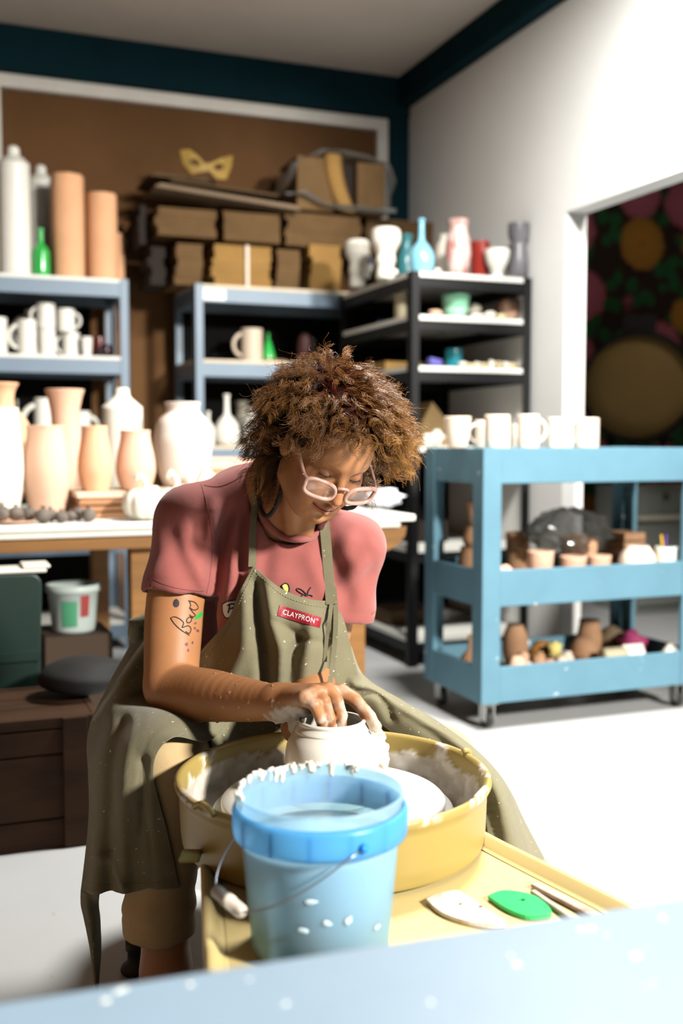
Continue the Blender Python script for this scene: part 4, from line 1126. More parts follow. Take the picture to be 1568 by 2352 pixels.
    # feet
    for (fx, fy) in ((-.09, -.40), (.34, -.37), (-.13, .10), (.14, .10)):
        MB().lathe([(.028, 0), (.03, .01), (.024, .02), (.024, .11)], 16, (fx, fy, 0)).build('foot', mat('black_rubber', '1b1b1b', .6), t)
    # side lever
    MB().box(-.214, -.184, -.178, -.140, TRZ + .030, TRZ + .038).build('side_lever', M_pan, t, bevel=.004)
    return t, zh, zb
wheel_t, ZHEAD, ZPAN = wheel()
bat = MB().lathe([(0, 0), (.170, 0), (.1735, .003), (.1735, .010), (.170, .0135), (.148, .0142), (.147, .0136), (.118, .0138), (.117, .0144), (.100, .0140), (.099, .0136), (.086, .0142), (0, .0145)], 96).build('throwing_bat', mat('slip_bat', 'd9d4ca', .35, .5, var=.10, scale=5), loc=(PC[0], PC[1], ZHEAD + .0004))
tag(bat, 'round slip-covered throwing bat on the wheel head', 'bat')
# the pot being thrown
POTC = W(762, 1700, 1.64)
ZB0 = ZHEAD + .0151
zrim = z_at(1651, POTC[0], POTC[1]) 
hp = zrim - ZB0
pp = [(.078, 0), (.0765, .006), (.074, .016), (.0735, .03), (.0722, .036), (.0730, .042), (.0725, .06 * hp / .11), (.0700, .074 * hp / .11), (.066, .083 * hp / .11), (.0595, .091 * hp / .11), (.0570, .094 * hp / .11), (.0575, .096 * hp / .11), (.0545, .100 * hp / .11), (.0515, .104 * hp / .11), (.0525, .1065 * hp / .11), (.0520, .109 * hp / .11), (.0495, hp), (.0465, .109 * hp / .11), (.0460, .104 * hp / .11), (.050, .096 * hp / .11), (.060, .08 * hp / .11), (.064, .06 * hp / .11), (.064, .03), (.05, .02), (0, .018)]
M_wet = mat('wet_porcelain', 'e9e3d6', .25, .55, var=.03, scale=3, stretch=(1, 1, 14), sss=0)
pot_o = MB().lathe(smooth_prof(pp, 3), 96).build('clay_pot', M_wet, loc=(POTC[0], POTC[1], ZB0))
tag(pot_o, 'wet white clay pot being thrown on the wheel', 'pot')

# ---- bucket of slip
def bucket():
    BC = on_z(735, 2150, TRZ); 
    c = W(735, 1812, 1.285); bx, by = c[0], c[1]
    zt = z_at(1812, bx, by); zb = TRZ + .0015
    h = zt - zb
    t = thing('slip_bucket', 'translucent blue plastic bucket of slip on the wheel tray', 'bucket', (bx, by, zb), -YAW)
    m = bpy.data.materials.new('translucent_blue'); m.use_nodes = True
    N, L = m.node_tree.nodes, m.node_tree.links
    b = N['Principled BSDF']; b.inputs['Base Color'].default_value = lin('d4ecf6'); b.inputs['Roughness'].default_value = .32
    tr = N.new('ShaderNodeBsdfTranslucent'); tr.inputs[0].default_value = lin('d6eef8')
    tp = N.new('ShaderNodeBsdfTransparent'); tp.inputs[0].default_value = lin('d0ecfa')
    mx = N.new('ShaderNodeMixShader'); mx.inputs[0].default_value = .42
    L.new(b.outputs[0], mx.inputs[1]); L.new(tr.outputs[0], mx.inputs[2])
    m2 = N.new('ShaderNodeMixShader'); m2.inputs[0].default_value = .60
    L.new(mx.outputs[0], m2.inputs[1]); L.new(tp.outputs[0], m2.inputs[2])
    L.new(m2.outputs[0], N['Material Output'].inputs[0])
    R = .1015
    hc0, hc1 = h - .047, h - .018
    pr = [(.0, 0), (R * .80, 0), (R * .83, .004), (R * .95, hc0 - .002), (R * .955, hc0)]
    inn = [(R * .93, hc0), (R * .81, .006), (0, .004)]
    body = MB().lathe(pr + [(R * .985, hc1 + .002), (R, h - .004), (R * .995, h), (R * .975, h), (R * .965, h - .004), (R * .95, hc1)] + inn, 72).build('bucket_shell', m, t)
    mcol = m.copy(); mcol.name = 'translucent_blue_collar'
    mcol.node_tree.nodes['Principled BSDF'].inputs['Base Color'].default_value = lin('58b6f6')
    mcol.node_tree.nodes['Mix Shader.001'].inputs[0].default_value = .2
    MB().lathe([(R * .965, hc0 - .004), (R * 1.035, hc0 - .004), (R * 1.05, hc0 + .002), (R * 1.055, hc1 - .004), (R * 1.04, hc1), (R * 1.0, hc1 + .003), (R * 1.0, hc1 - .001), (R * 1.03, hc1 - .004), (R * 1.03, hc0), (R * .965, hc0)], 72, closed=True).build('collar', mcol, t)
    mrib = mat('blue_rib', '1a82dc', .35)
    for k in range(14):
        a = 2 * math.pi * (k + .3) / 14
        M = Matrix.Rotation(a, 4, 'Z')
        MB().box(R * .985, R * 1.045, -.0018, .0018, hc0 - .002, hc1 - .003, M).build('collar_rib', mrib, t)
    # slip on the rim
    rs = random.Random(8)
    ms = mat('dried_slip', 'e9e2d2', .6)
    for k in range(44):
        a = math.radians(rs.uniform(62, 200)); ln = rs.uniform(.004, .022) if rs.random() < .5 else rs.uniform(.003, .008)
        q = MB(); rr = R * (.997 if rs.random() < .6 else .962)
        P = [(rr * math.cos(a + rs.uniform(-.02, .02)), rr * math.sin(a), h + .0015 - ln * j / 4) for j in range(5)]
        q.tube(P, [rs.uniform(.003, .006), rs.uniform(.0035, .006), .0036, .003, .0032], 7, flat=.5, up=(math.cos(a), math.sin(a), 0)); q.build('slip_drip', ms, t)
    for k in range(5):
        a = math.radians(rs.uniform(250, 320)); z = rs.uniform(.02, h * .6); rr = R * (.83 + .12 * z / hc0) + .0006
        M = Matrix.Translation((rr * math.cos(a), rr * math.sin(a), z)) @ Matrix.Rotation(a, 4, 'Z')
        MB().blob((0, 0, 0), (.0008, rs.uniform(.003, .008), rs.uniform(.002, .004)), 10, .3, k, Matrix.Rotation(a, 4, 'Z') @ Matrix.Rotation(rs.uniform(-.6, .6), 4, 'X')).build('slip_splash', mat('slip_smudge', 'c6dde6', .6), t, loc=(rr * math.cos(a), rr * math.sin(a), z))
    # bail with wooden-look grip
    ze = hc0 + .010
    a0, a1 = math.radians(-62), math.radians(118)
    e0 = Vector((R * 1.06 * math.cos(a0), R * 1.06 * math.sin(a0), ze)); e1 = Vector((R * 1.06 * math.cos(a1), R * 1.06 * math.sin(a1), ze))
    # hanging arc: mid point lies lower left
    c_ = (e0 + e1) / 2; side = Vector((-math.cos((a0 + a1) / 2 - math.pi / 1) , 0, 0))
    dirv = Vector((math.cos(math.radians(208)), math.sin(math.radians(208)), 0))
    P = []
    for k in range(33):
        q = math.pi * k / 32
        base = c_ + (e0 - e1) / 2 * math.cos(q)
        P.append(base + dirv * (.128 * math.sin(q) ** .8) + Vector((0, 0, -.080 * math.sin(q) ** .9)))
    MB().tube(P, .0013, 8).build('bail', mat('bail_wire', '8d93a0', .3, metal=.8), t)
    i0, i1 = 12, 19
    g = MB(); pts = P[i0:i1 + 1]
    mid = (pts[0] + pts[-1]) / 2; dv = (pts[-1] - pts[0]).normalized(); hl = .034
    gp_ = [mid + dv * q for q in (-hl, -hl, -.006, -.006, .006, .006, hl, hl)]
    gr = [.0055, .0078, .0078, .0088, .0088, .0078, .0078, .0055]
    g.tube(gp_, gr, 16); g.build('grip', mat('grip_plastic', 'cfc4b4', .45), t)
    for e in (e0, e1):
        MB().blob(e, (.006, .006, .006), 10).build('bail_ear', mrib, t)
    # the slip inside
    zs = hc0 - .012
    sl = MB().lathe([(0, .006), (R * .80, .0085), (R * .912, zs - .001), (R * .912, zs), (0, zs)], 64).build('slip_water', mat('slip_water', 'eef4f4', .25, .5, var=.04), loc=(bx, by, zb), rz=0)
    tag(sl, 'pale milky slip water filling the blue bucket', 'slip')
bucket()

# ---- tools on the tray
ZT = TRZ + .0008
def tool_at(px, py):
    p = on_z(px, py, ZT); return p[0], p[1], ZT
def rib_shape(pts, th):
    bm = bmesh.new()
    for lp in pts:
        vs = [bm.verts.new((x, y, 0)) for x, y in lp]
        for i in range(len(vs)):
            bm.edges.new((vs[i], vs[(i + 1) % len(vs)]))
    bmesh.ops.triangle_fill(bm, edges=bm.edges[:], use_beauty=True)
    r = bmesh.ops.extrude_face_region(bm, geom=bm.faces[:])
    for v in [g for g in r['geom'] if isinstance(g, bmesh.types.BMVert)]:
        v.co.z += th
    bmesh.ops.recalc_face_normals(bm, faces=bm.faces[:])
    me = bpy.data.meshes.new('rib'); bm.to_mesh(me); bm.free(); return me
def circ(cx, cy, r, n=14):
    return [(cx + r * math.cos(2 * math.pi * k / n), cy + r * math.sin(2 * math.pi * k / n)) for k in range(n)]
def tray_rib(name, label, px_poly, holes, th, m):
    c = on_z(sum(p[0] for p in px_poly) / len(px_poly), sum(p[1] for p in px_poly) / len(px_poly), ZT)
    P = cat(px_poly + [px_poly[0]], 4)[:-1]
    W2 = [on_z(a, b, ZT) - c for a, b in P]
    loops = [[(q[0], q[1]) for q in W2]]
    for hx, hy in holes:
        q = on_z(hx, hy, ZT) - c
        loops.append(circ(q[0], q[1], .0042))
    me = rib_shape(loops, th); me.materials.append(m)
    o = bpy.data.objects.new(name, me); COL.objects.link(o); o.location = (c[0], c[1], ZT)
    b = o.modifiers.new('b', 'BEVEL'); b.width = .0012; b.segments = 2; b.limit_method = 'ANGLE'
    return tag(o, label, 'pottery tool', 'pottery tools on the wheel tray')
tray_rib('wooden_rib', 'slip-stained wooden kidney rib with two holes on the tray', [(978, 2074), (1010, 2060), (1046, 2054), (1070, 2064), (1100, 2086), (1140, 2112), (1160, 2128), (1120, 2132), (1060, 2122), (1010, 2102)], [(1054, 2086), (1100, 2092)], .006, mat('stained_wood', 'c9a98c', .6, col2='efe9df', scale=30))
tray_rib('rubber_rib', 'bright green kidney rib with a hole on the tray', [(1120, 2066), (1150, 2054), (1190, 2056), (1230, 2068), (1256, 2088), (1266, 2104), (1250, 2110), (1206, 2112), (1160, 2094)], [(1198, 2076)], .006, mat('green_rubber', '1fc463', .3, .5))
def stick(label, a, b, wd, th):
    A, B = on_z(*a, ZT), on_z(*b, ZT)
    e = B - A; Ln = np.linalg.norm(e); c = (A + B) / 2
    o = MB().box(-Ln / 2, Ln / 2, -wd / 2, wd / 2, 0, th).build('wooden_stick', mat('tool_wood', '8a6a55', .6, var=.3, col2='cbbdb0', scale=20), loc=(c[0], c[1], ZT), rz=math.atan2(e[1], e[0]), bevel=.002)
    tag(o, label, 'pottery tool', 'pottery tools on the wheel tray')
stick('narrow wooden stick beside the green rib on the tray', (1222, 2052), (1330, 2128), .0085, .006)
stick('wider wooden stick at the right of the tools on the tray', (1226, 2036), (1370, 2112), .014, .006)
# ================================================================== implicit-surface modelling for the figure
class Prim:
    def __init__(s, fn, lo, hi, k=0.02, sub=False):
        s.fn, s.lo, s.hi, s.k, s.sub = fn, np.asarray(lo, float), np.asarray(hi, float), k, sub
def cone(a, b, ra, rb, k=0.02, sub=False):
    a, b = np.asarray(a, float), np.asarray(b, float)
    ba = b - a; l2 = ba @ ba + 1e-12
    def fn(P):
        pa = P - a
        t = np.clip(pa @ ba / l2, 0, 1)
        return np.linalg.norm(pa - t[:, None] * ba, axis=1) - (ra + (rb - ra) * t)
    m = max(ra, rb)
    return Prim(fn, np.minimum(a, b) - m, np.maximum(a, b) + m, k, sub)
def chain(pts, rads, k=0.012):
    return [cone(pts[i], pts[i + 1], rads[i], rads[i + 1], k if i == 0 else .0022) for i in range(len(pts) - 1)]
def limb(pts, rads, k=0.02, n=5):
    """one smooth tapering limb through the given joints"""
    Q = cat(np.c_[np.array(pts), np.array(rads)], n)
    return [cone(Q[i, :3], Q[i + 1, :3], Q[i, 3], Q[i + 1, 3], k if i == 0 else .003) for i in range(len(Q) - 1)]
CB = np.stack([CR, CF, CU], 1)                      # camera-facing basis: right, away, up
def ell(c, r, B=None, k=0.03, sub=False):
    c, r = np.asarray(c, float), np.asarray(r, float)
    B = CB if B is None else B
    def fn(P):
        q = (P - c) @ B
        k0 = np.linalg.norm(q / r, axis=1); k1 = np.linalg.norm(q / (r * r), axis=1) + 1e-9
        return k0 * (k0 - 1) / k1
    m = np.abs(B) @ r
    return Prim(fn, c - m, c + m, k, sub)
def sdf(P, prims):
    d = np.full(len(P), 1.0)
    for p in prims:
        e = p.fn(P)
        if p.sub:
            h = np.clip(.5 - .5 * (d + e) / p.k, 0, 1)
            d = d * (1 - h) - e * h + p.k * h * (1 - h)
        else:
            h = np.clip(.5 + .5 * (e - d) / p.k, 0, 1)
            d = e + (d - e) * h - p.k * h * (1 - h)
    return d
def polygonize(prims, h, disp=None, B=20, relax=1):
    add = [p for p in prims if not p.sub]
    lo = np.min([p.lo for p in add], 0) - 3 * h; hi = np.max([p.hi for p in add], 0) + 3 * h
    bs = B * h
    nb = np.ceil((hi - lo) / bs).astype(int)
    N = nb * B + 2
    g = np.stack(np.meshgrid(*[np.arange(n) for n in nb], indexing='ij'), -1).reshape(-1, 3)
    cen = lo + (g + .5) * bs
    rad = bs * .87
    near = np.zeros(len(g), bool)
    for p in add:
        near |= np.all((cen > p.lo - rad - .02) & (cen < p.hi + rad + .02), 1)
    g, cen = g[near], cen[near]
    dc = sdf(cen, prims)
    act = np.abs(dc) < rad * 1.7 + .006
    g, cen = g[act], cen[act]
    ax = np.arange(B + 1)
    loc = np.stack(np.meshgrid(ax, ax, ax, indexing='ij'), -1).reshape(-1, 3)
    ids, pos, quads = [], [], []
    gid = lambda I: (I[:, 0] + 1) + N[0] * ((I[:, 1] + 1) + N[1] * (I[:, 2] + 1))
    for gi, c in zip(g, cen):
        P = lo + (gi * B + loc) * h
        m = bs * .5 + .03
        ps = [p for p in prims if np.all(c - m < p.hi + p.k) and np.all(c + m > p.lo - p.k)]
        if not ps:
            continue
        D = sdf(P, ps)
        if disp is not None:
            nr = np.abs(D) < .03
            if nr.any():
                D[nr] += disp(P[nr])
        D = D.reshape(B + 1, B + 1, B + 1)
        S = D < 0
        if S.all() or not S.any():
            continue
        c8 = [S[i:B + i, j:B + j, k:B + k] for i in (0, 1) for j in (0, 1) for k in (0, 1)]
        cnt = sum(x.astype(np.int8) for x in c8)
        I = np.argwhere((cnt > 0) & (cnt < 8))
        if len(I) == 0:
            continue
        acc = np.zeros((len(I), 3)); n = np.zeros(len(I))
        for axis in range(3):
            o1, o2 = [a for a in range(3) if a != axis]
            for u in (0, 1):
                for v in (0, 1):
                    A = I.copy(); A[:, o1] += u; A[:, o2] += v
                    Bq = A.copy(); Bq[:, axis] += 1
                    da, db = D[tuple(A.T)], D[tuple(Bq.T)]
                    x = (da < 0) != (db < 0)
                    t = np.where(x, da / np.where(x, da - db, 1), 0)
                    q = A.astype(float); q[:, axis] += t
                    acc += q * x[:, None]; n += x
        pos.append(lo + (gi * B + acc / n[:, None]) * h)
        ids.append(gid(I + gi * B))
        for axis in range(3):
            o1, o2 = [(1, 2), (2, 0), (0, 1)][axis]
            sl0 = [slice(0, B)] * 3; sl1 = [slice(0, B)] * 3; sl1[axis] = slice(1, B + 1)
            a, b = S[tuple(sl0)], S[tuple(sl1)]
            E = np.argwhere(a != b)
            if len(E) == 0:
                continue
            flip = a[tuple(E.T)]
            G = E + gi * B
            def off(u, v):
                q = G.copy(); q[:, o1] += u; q[:, o2] += v; return gid(q)
            Q = np.stack([off(-1, -1), off(0, -1), off(0, 0), off(-1, 0)], 1)
            Q[~flip] = Q[~flip][:, ::-1]
            quads.append(Q)
    ids = np.concatenate(ids); pos = np.concatenate(pos); Q = np.concatenate(quads)
    o = np.argsort(ids); ids, pos = ids[o], pos[o]
    J = np.searchsorted(ids, Q); J = np.clip(J, 0, len(ids) - 1)
    ok = np.all(ids[J] == Q, 1)
    F = J[ok]
    for _ in range(relax):
        a = np.concatenate([F[:, 0], F[:, 1], F[:, 2], F[:, 3]]); b = np.concatenate([F[:, 1], F[:, 2], F[:, 3], F[:, 0]])
        s = np.zeros_like(pos); n = np.zeros(len(pos))
        for c in range(3):
            s[:, c] = np.bincount(a, pos[b, c], len(pos)) + np.bincount(b, pos[a, c], len(pos))
        n = np.bincount(a, minlength=len(pos)) + np.bincount(b, minlength=len(pos))
        pos = pos * .5 + .5 * s / np.maximum(n, 1)[:, None]
    return pos, F
def smoothstep(a, b, x):
    t = np.clip((x - a) / (b - a), 0, 1); return t * t * (3 - 2 * t)
def bvh_of(V, F):
    return BVHTree.FromPolygons([tuple(v) for v in V], [tuple(int(i) for i in f) for f in F])
def cast(bvh, px, py):
    r = CF + (px - CXP) / FPX * CR + (CYP - py) / FPX * CU
    dv = Vector(r).normalized()
    hit = bvh.ray_cast(Vector(CAM), dv)
    if hit[0] is None:
        return None
    return float((np.array(hit[0]) - CAM) @ CF)

# ------------------------------------------------------------------ the woman: joints
HS = 0.94
HM = np.array([[0.9701, 0.0523, 0.2372], [0.1774, -0.8194, -0.545], [-0.1659, -0.5708, 0.8042]])
HC = W(748, 1030, 1.84)
def H(p):
    return HC + HM @ (np.asarray(p, float) * HS)
def Hs(P):
    return HC + (np.asarray(P, float) * HS) @ HM.T
def toH(P):
    return (P - HC) @ HM / HS
S_R, E_R, W_R = W(432, 1200, 1.985), W(393, 1578, 1.90), W(636, 1614, 1.685)
F_R = W(490, 1598, 1.81)
S_L, E_L, W_L = W(808, 1260, 1.985), W(748, 1452, 2.0), W(686, 1668, 1.765)
NB, NT = W(655, 1200, 1.985), W(703, 1085, 1.895)
PERSON_BASE = np.array([W(620, 1640, 2.1)[0], W(620, 1640, 2.1)[1], 0.0])

def body_prims():
    p = []
    # torso core (under the clothes)
    p += [ell(W(640, 1340, 2.03), (.125, .085, .20), k=.04), cone(W(620, 1480, 2.08), W(620, 1640, 2.15), .11, .13, .05)]
    p += [cone(W(590, 1125, 2.02), S_R, .036, .046, .03), cone(W(725, 1215, 2.0), S_L, .036, .044, .03)]
    # neck
    p += [cone(NB, NT, .056, .053, .03), cone(W(600, 1150, 2.03), W(668, 1040, 1.94), .05, .05, .03)]
    # sterno muscles
    p += [cone(H((-.055, -.01, -.05)), W(672, 1222, 1.915), .013, .012, .02), cone(H((.02, .0, -.09)), W(705, 1222, 1.915), .012, .012, .02)]
    # head
    h = []
    def he(c, r, k=.02, sub=False):
        h.append(ell(H(c), np.array(r) * HS, HM, k * HS, sub))
    def hc(a, b, ra, rb, k=.008, sub=False):
        h.append(cone(H(a), H(b), ra * HS, rb * HS, k * HS, sub))
    he((0, -.014, .036), (.074, .094, .084))
    he((0, .034, -.022), (.061, .056, .082), .03)
    he((0, .044, -.082), (.044, .036, .034), .03)
    hc((0, .070, -.102), (0, .066, -.100), .017, .017, .02)
    for s in (-1, 1):
        hc((s * .056, .008, -.068), (s * .030, .058, -.098), .013, .012, .025)         # jaw line
        he((s * .040, .062, -.026), (.020, .016, .019), .022)                           # cheekbone
        he((s * .034, .066, -.052), (.018, .016, .020), .02)                            # smiling cheek
        hc((s * .010, .086, .018), (s * .040, .072, .020), .0085, .007, .014)           # brow ridge
    he((0, .070, .045), (.045, .022, .030), .03)
    for s in (-1, 1):
        he((s * .031, .094, -.001), (.016, .013, .0105), .010, True)                    # eye socket
        he((s * .0305, .0725, -.002), (.0155, .0135, .0125), .003)                      # lidded eyeball
    hc((0, .088, .006), (0, .103, -.030), .0075, .0085, .010)
    hc((0, .103, -.030), (0, .1065, -.041), .0085, .0108, .006)
    for s in (-1, 1):
        he((s * .0115, .0955, -.0435), (.0075, .010, .0068), .005)
        he((s * .0062, .1005, -.0505), (.0030, .0042, .0026), .003, True)
        hc((s * .016, .0975, -.044), (s * .031, .086, -.070), .0022, .0022, .007, True)  # nasolabial fold
    # mouth: closed smile
    for s in (-1, 1):
        hc((0, .0925, -.0685), (s * .023, .0835, -.0675), .0048, .0026, .005)
        hc((0, .0920, -.0785), (s * .020, .0835, -.0735), .0060, .0028, .005)
        hc((0, .0985, -.0735), (s * .026, .0845, -.0690), .0016, .0016, .0025, True)
        he((s * .0275, .083, -.069), (.0035, .004, .0035), .004, True)
    he((0, .088, -.090), (.014, .006, .004), .008, True)
    for s in (-1, 1):
        he((s * .073, -.012, -.008), (.010, .020, .030), .008)
    p += h
    # right arm
    p += limb([S_R, W(404, 1380, 1.96), W(395, 1500, 1.925), E_R], [.052, .054, .050, .0475], .02)
    p += limb([E_R, W(432, 1592, 1.865), F_R, W(570, 1608, 1.74), W_R], [.047, .047, .0435, .0345, .0275], .012)
    # right hand
    mcp = [W(699, 1604, 1.612), W(722, 1590, 1.628), W(751, 1585, 1.646), W(783, 1589, 1.662)]
    for q, m_ in enumerate(mcp):
        p.append(cone(W_R + (W(646, 1606, 1.69) - W_R) * q / 3, m_, .021, .0125, .014))
    p += [cone(W(668, 1622, 1.665), W(700, 1618, 1.645), .020, .017, .014)]
    fg = [([mcp[0], W(722, 1619, 1.603), W(736, 1652, 1.606), W(741, 1678, 1.616)], [.0112, .0094, .0084, .0070]),
          ([mcp[1], W(744, 1610, 1.616), W(758, 1650, 1.618), W(762, 1684, 1.626)], [.0118, .0100, .0088, .0075]),
          ([mcp[2], W(773, 1609, 1.633), W(783, 1650, 1.633), W(784, 1690, 1.638)], [.0118, .0102, .0090, .0078]),
          ([mcp[3], W(814, 1607, 1.656), W(846, 1644, 1.642), W(862, 1668, 1.632)], [.0125, .0112, .0102, .0086])]
    for P_, R_ in fg:
        p += chain(P_, R_, .0032)
    p += chain([W(672, 1612, 1.70), W(705, 1628, 1.715), W(735, 1655, 1.70)], [.016, .013, .009], .008)     # thumb
    # left arm and hand, reaching behind the pot
    p += [cone(S_L, E_L, .046, .042, .02), cone(E_L, W(722, 1560, 1.935), .042, .039, .02), cone(W(722, 1560, 1.935), W_L, .039, .027, .02)]
    lm = [W(800, 1668, 1.742), W(802, 1690, 1.742), W(800, 1712, 1.742), W(795, 1732, 1.742)]
    for q, m_ in enumerate(lm):
        p.append(cone(W_L, m_, .022, .012, .014))
    p += chain([lm[0], W(846, 1660, 1.715), W(867, 1692, 1.668), W(872, 1740, 1.640)], [.0115, .0105, .0100, .0085], .0055)
    p += chain([lm[1], W(850, 1695, 1.72), W(876, 1720, 1.69), W(880, 1752, 1.675)], [.0115, .0105, .0095, .008], .0055)
    p += chain([lm[2], W(845, 1722, 1.73), W(872, 1745, 1.705)], [.0115, .0105, .009], .0055)
    p += chain([W_L, W(684, 1668, 1.72), W(683, 1656, 1.69), W(690, 1648, 1.672)], [.018, .014, .0115, .009], .007)  # left thumb
    # legs and feet (inside trousers and shoes)
    p += [cone(W(540, 1650, 2.14), W(380, 1748, 1.80), .085, .052, .03), cone(W(380, 1748, 1.80), W(376, 1990, 1.79), .050, .048, .03),
          cone(W(376, 1990, 1.79), W(382, 2240, 1.775), .048, .038, .03), cone(W(382, 2240, 1.775), W(382, 2330, 1.77), .038, .037, .03)]
    p += [cone(W(700, 1650, 2.16), W(1010, 1752, 2.02), .085, .055, .03), cone(W(1010, 1752, 2.02), W(1125, 1960, 1.98), .052, .050, .03), cone(W(1125, 1960, 1.98), W(1150, 2155, 1.97), .048, .036, .03)]
    return p
def skin_tint(V):
    base = np.array(lin('a8744c')[:3]); 
    n = noise3(V, 30, 3, 3)[:, None]
    C = base * (.93 + .14 * n)
    L_ = toH(V)
    inh = np.linalg.norm(L_, axis=1) < .16
    # cheeks and nose a little redder
    for c, r, a in (((-.042, .066, -.035), .022, .35), ((.042, .066, -.035), .022, .35), ((0, .108, -.04), .013, .35)):
        w = np.exp(-np.sum((L_ - np.array(c)) ** 2, 1) / r ** 2)[:, None] * a * inh[:, None]
        C = C * (1 - w) + np.array(lin('c4745c')[:3]) * w
    # lips
    lipw = np.zeros(len(V))
    for s in (-1, 1):
        for a, b, r in (((0, .0925, -.0690), (s * .022, .0835, -.0680), .0048), ((0, .092, -.0785), (s * .019, .0835, -.0735), .0062)):
            a, b = np.array(a), np.array(b); ba = b - a; t = np.clip(((L_ - a) @ ba) / (ba @ ba), 0, 1)
            d = np.linalg.norm(L_ - a - t[:, None] * ba, axis=1) - r * (1 - .35 * t)
            lipw = np.maximum(lipw, smoothstep(.0012, -.0006, d))
    lipw = (lipw * inh)[:, None]
    C = C * (1 - .7 * lipw) + np.array(lin('a9564c')[:3]) * .7 * lipw
    # upper lids a touch darker
    for s in (-1, 1):
        d = np.linalg.norm((L_ - np.array((s * .031, .084, .004))) / np.array((1, 1, .6)), axis=1)
        w = smoothstep(.016, .006, d)[:, None] * inh[:, None] * .45
        C = C * (1 - w) + np.array(lin('8a5040')[:3]) * w
    # clay slip on the hands
    slip = np.array(lin('cfc3b4')[:3])
    tips = [W(742, 1650, 1.613), W(757, 1650, 1.62), W(779, 1650, 1.63), W(866, 1680, 1.64)]
    dm = np.min([np.linalg.norm(V - t, axis=1) for t in tips], 0)
    nz = noise3(V, 55, 9, 4); nf = noise3(V, 160, 4, 3)
    P2 = proj(V)
    w1 = smoothstep(.075, .01, dm) * smoothstep(.40, .62, nz)
    # heel of the right hand and wrist edge
    heel = np.exp(-(((P2[:, 0] - 664) / 44) ** 2 + ((P2[:, 1] - 1641) / 17) ** 2)) * (P2[:, 2] < 1.72)
    w2 = smoothstep(.22, .42, heel + .7 * (nz - .5))
    # left hand is coated
    dl = np.min([np.linalg.norm(V - t, axis=1) for t in (W(800, 1690, 1.74), W(845, 1670, 1.71), W(868, 1715, 1.65), W(690, 1655, 1.69), W(860, 1730, 1.69))], 0)
    w3 = smoothstep(.055, .035, dl) * smoothstep(.15, .30, nz)
    # small dry flecks on the forearm
    onarm = (P2[:, 0] > 480) & (P2[:, 0] < 700) & (P2[:, 1] > 1500) & (P2[:, 1] < 1700)
    w4 = onarm * smoothstep(.765, .79, nf) * .8
    w = np.clip(np.maximum.reduce([w1 * .7, w2, w3, w4]), 0, 1)[:, None]
    return C * (1 - w) + slip * w * (.9 + .16 * nz[:, None]), w[:, 0]

PERSON = thing('person', 'woman in pink t-shirt and olive apron bent over the wheel, shaping clay', 'person', tuple(PERSON_BASE))
bp_ = body_prims()
BV, BF = polygonize(bp_, .0029)
M_skin = mat('skin', 'a8744c', .48, .35, attr='tint', sss=.12, bump=.10, bscale=420)
btint, bslip = skin_tint(BV)
# raised, lumpy slip
fn_ = np.cross(BV[BF[:, 2]] - BV[BF[:, 0]], BV[BF[:, 3]] - BV[BF[:, 1]])
vn_ = np.zeros_like(BV)
for c_ in range(4):
    for a_ in range(3):
        vn_[:, a_] += np.bincount(BF[:, c_], fn_[:, a_], len(BV))
vn_ /= np.linalg.norm(vn_, axis=1)[:, None] + 1e-12
BV = BV + vn_ * (np.clip(bslip, 0, 1) ** 2 * (.0008 + .010 * np.clip(noise3(BV, 120, 12, 3) - .38, 0, 1)))[:, None]
body = np_mesh('body', BV, BF, M_skin, PERSON, PERSON_BASE)
vcol(body, btint)
BODY_BVH = bvh_of(BV, BF)

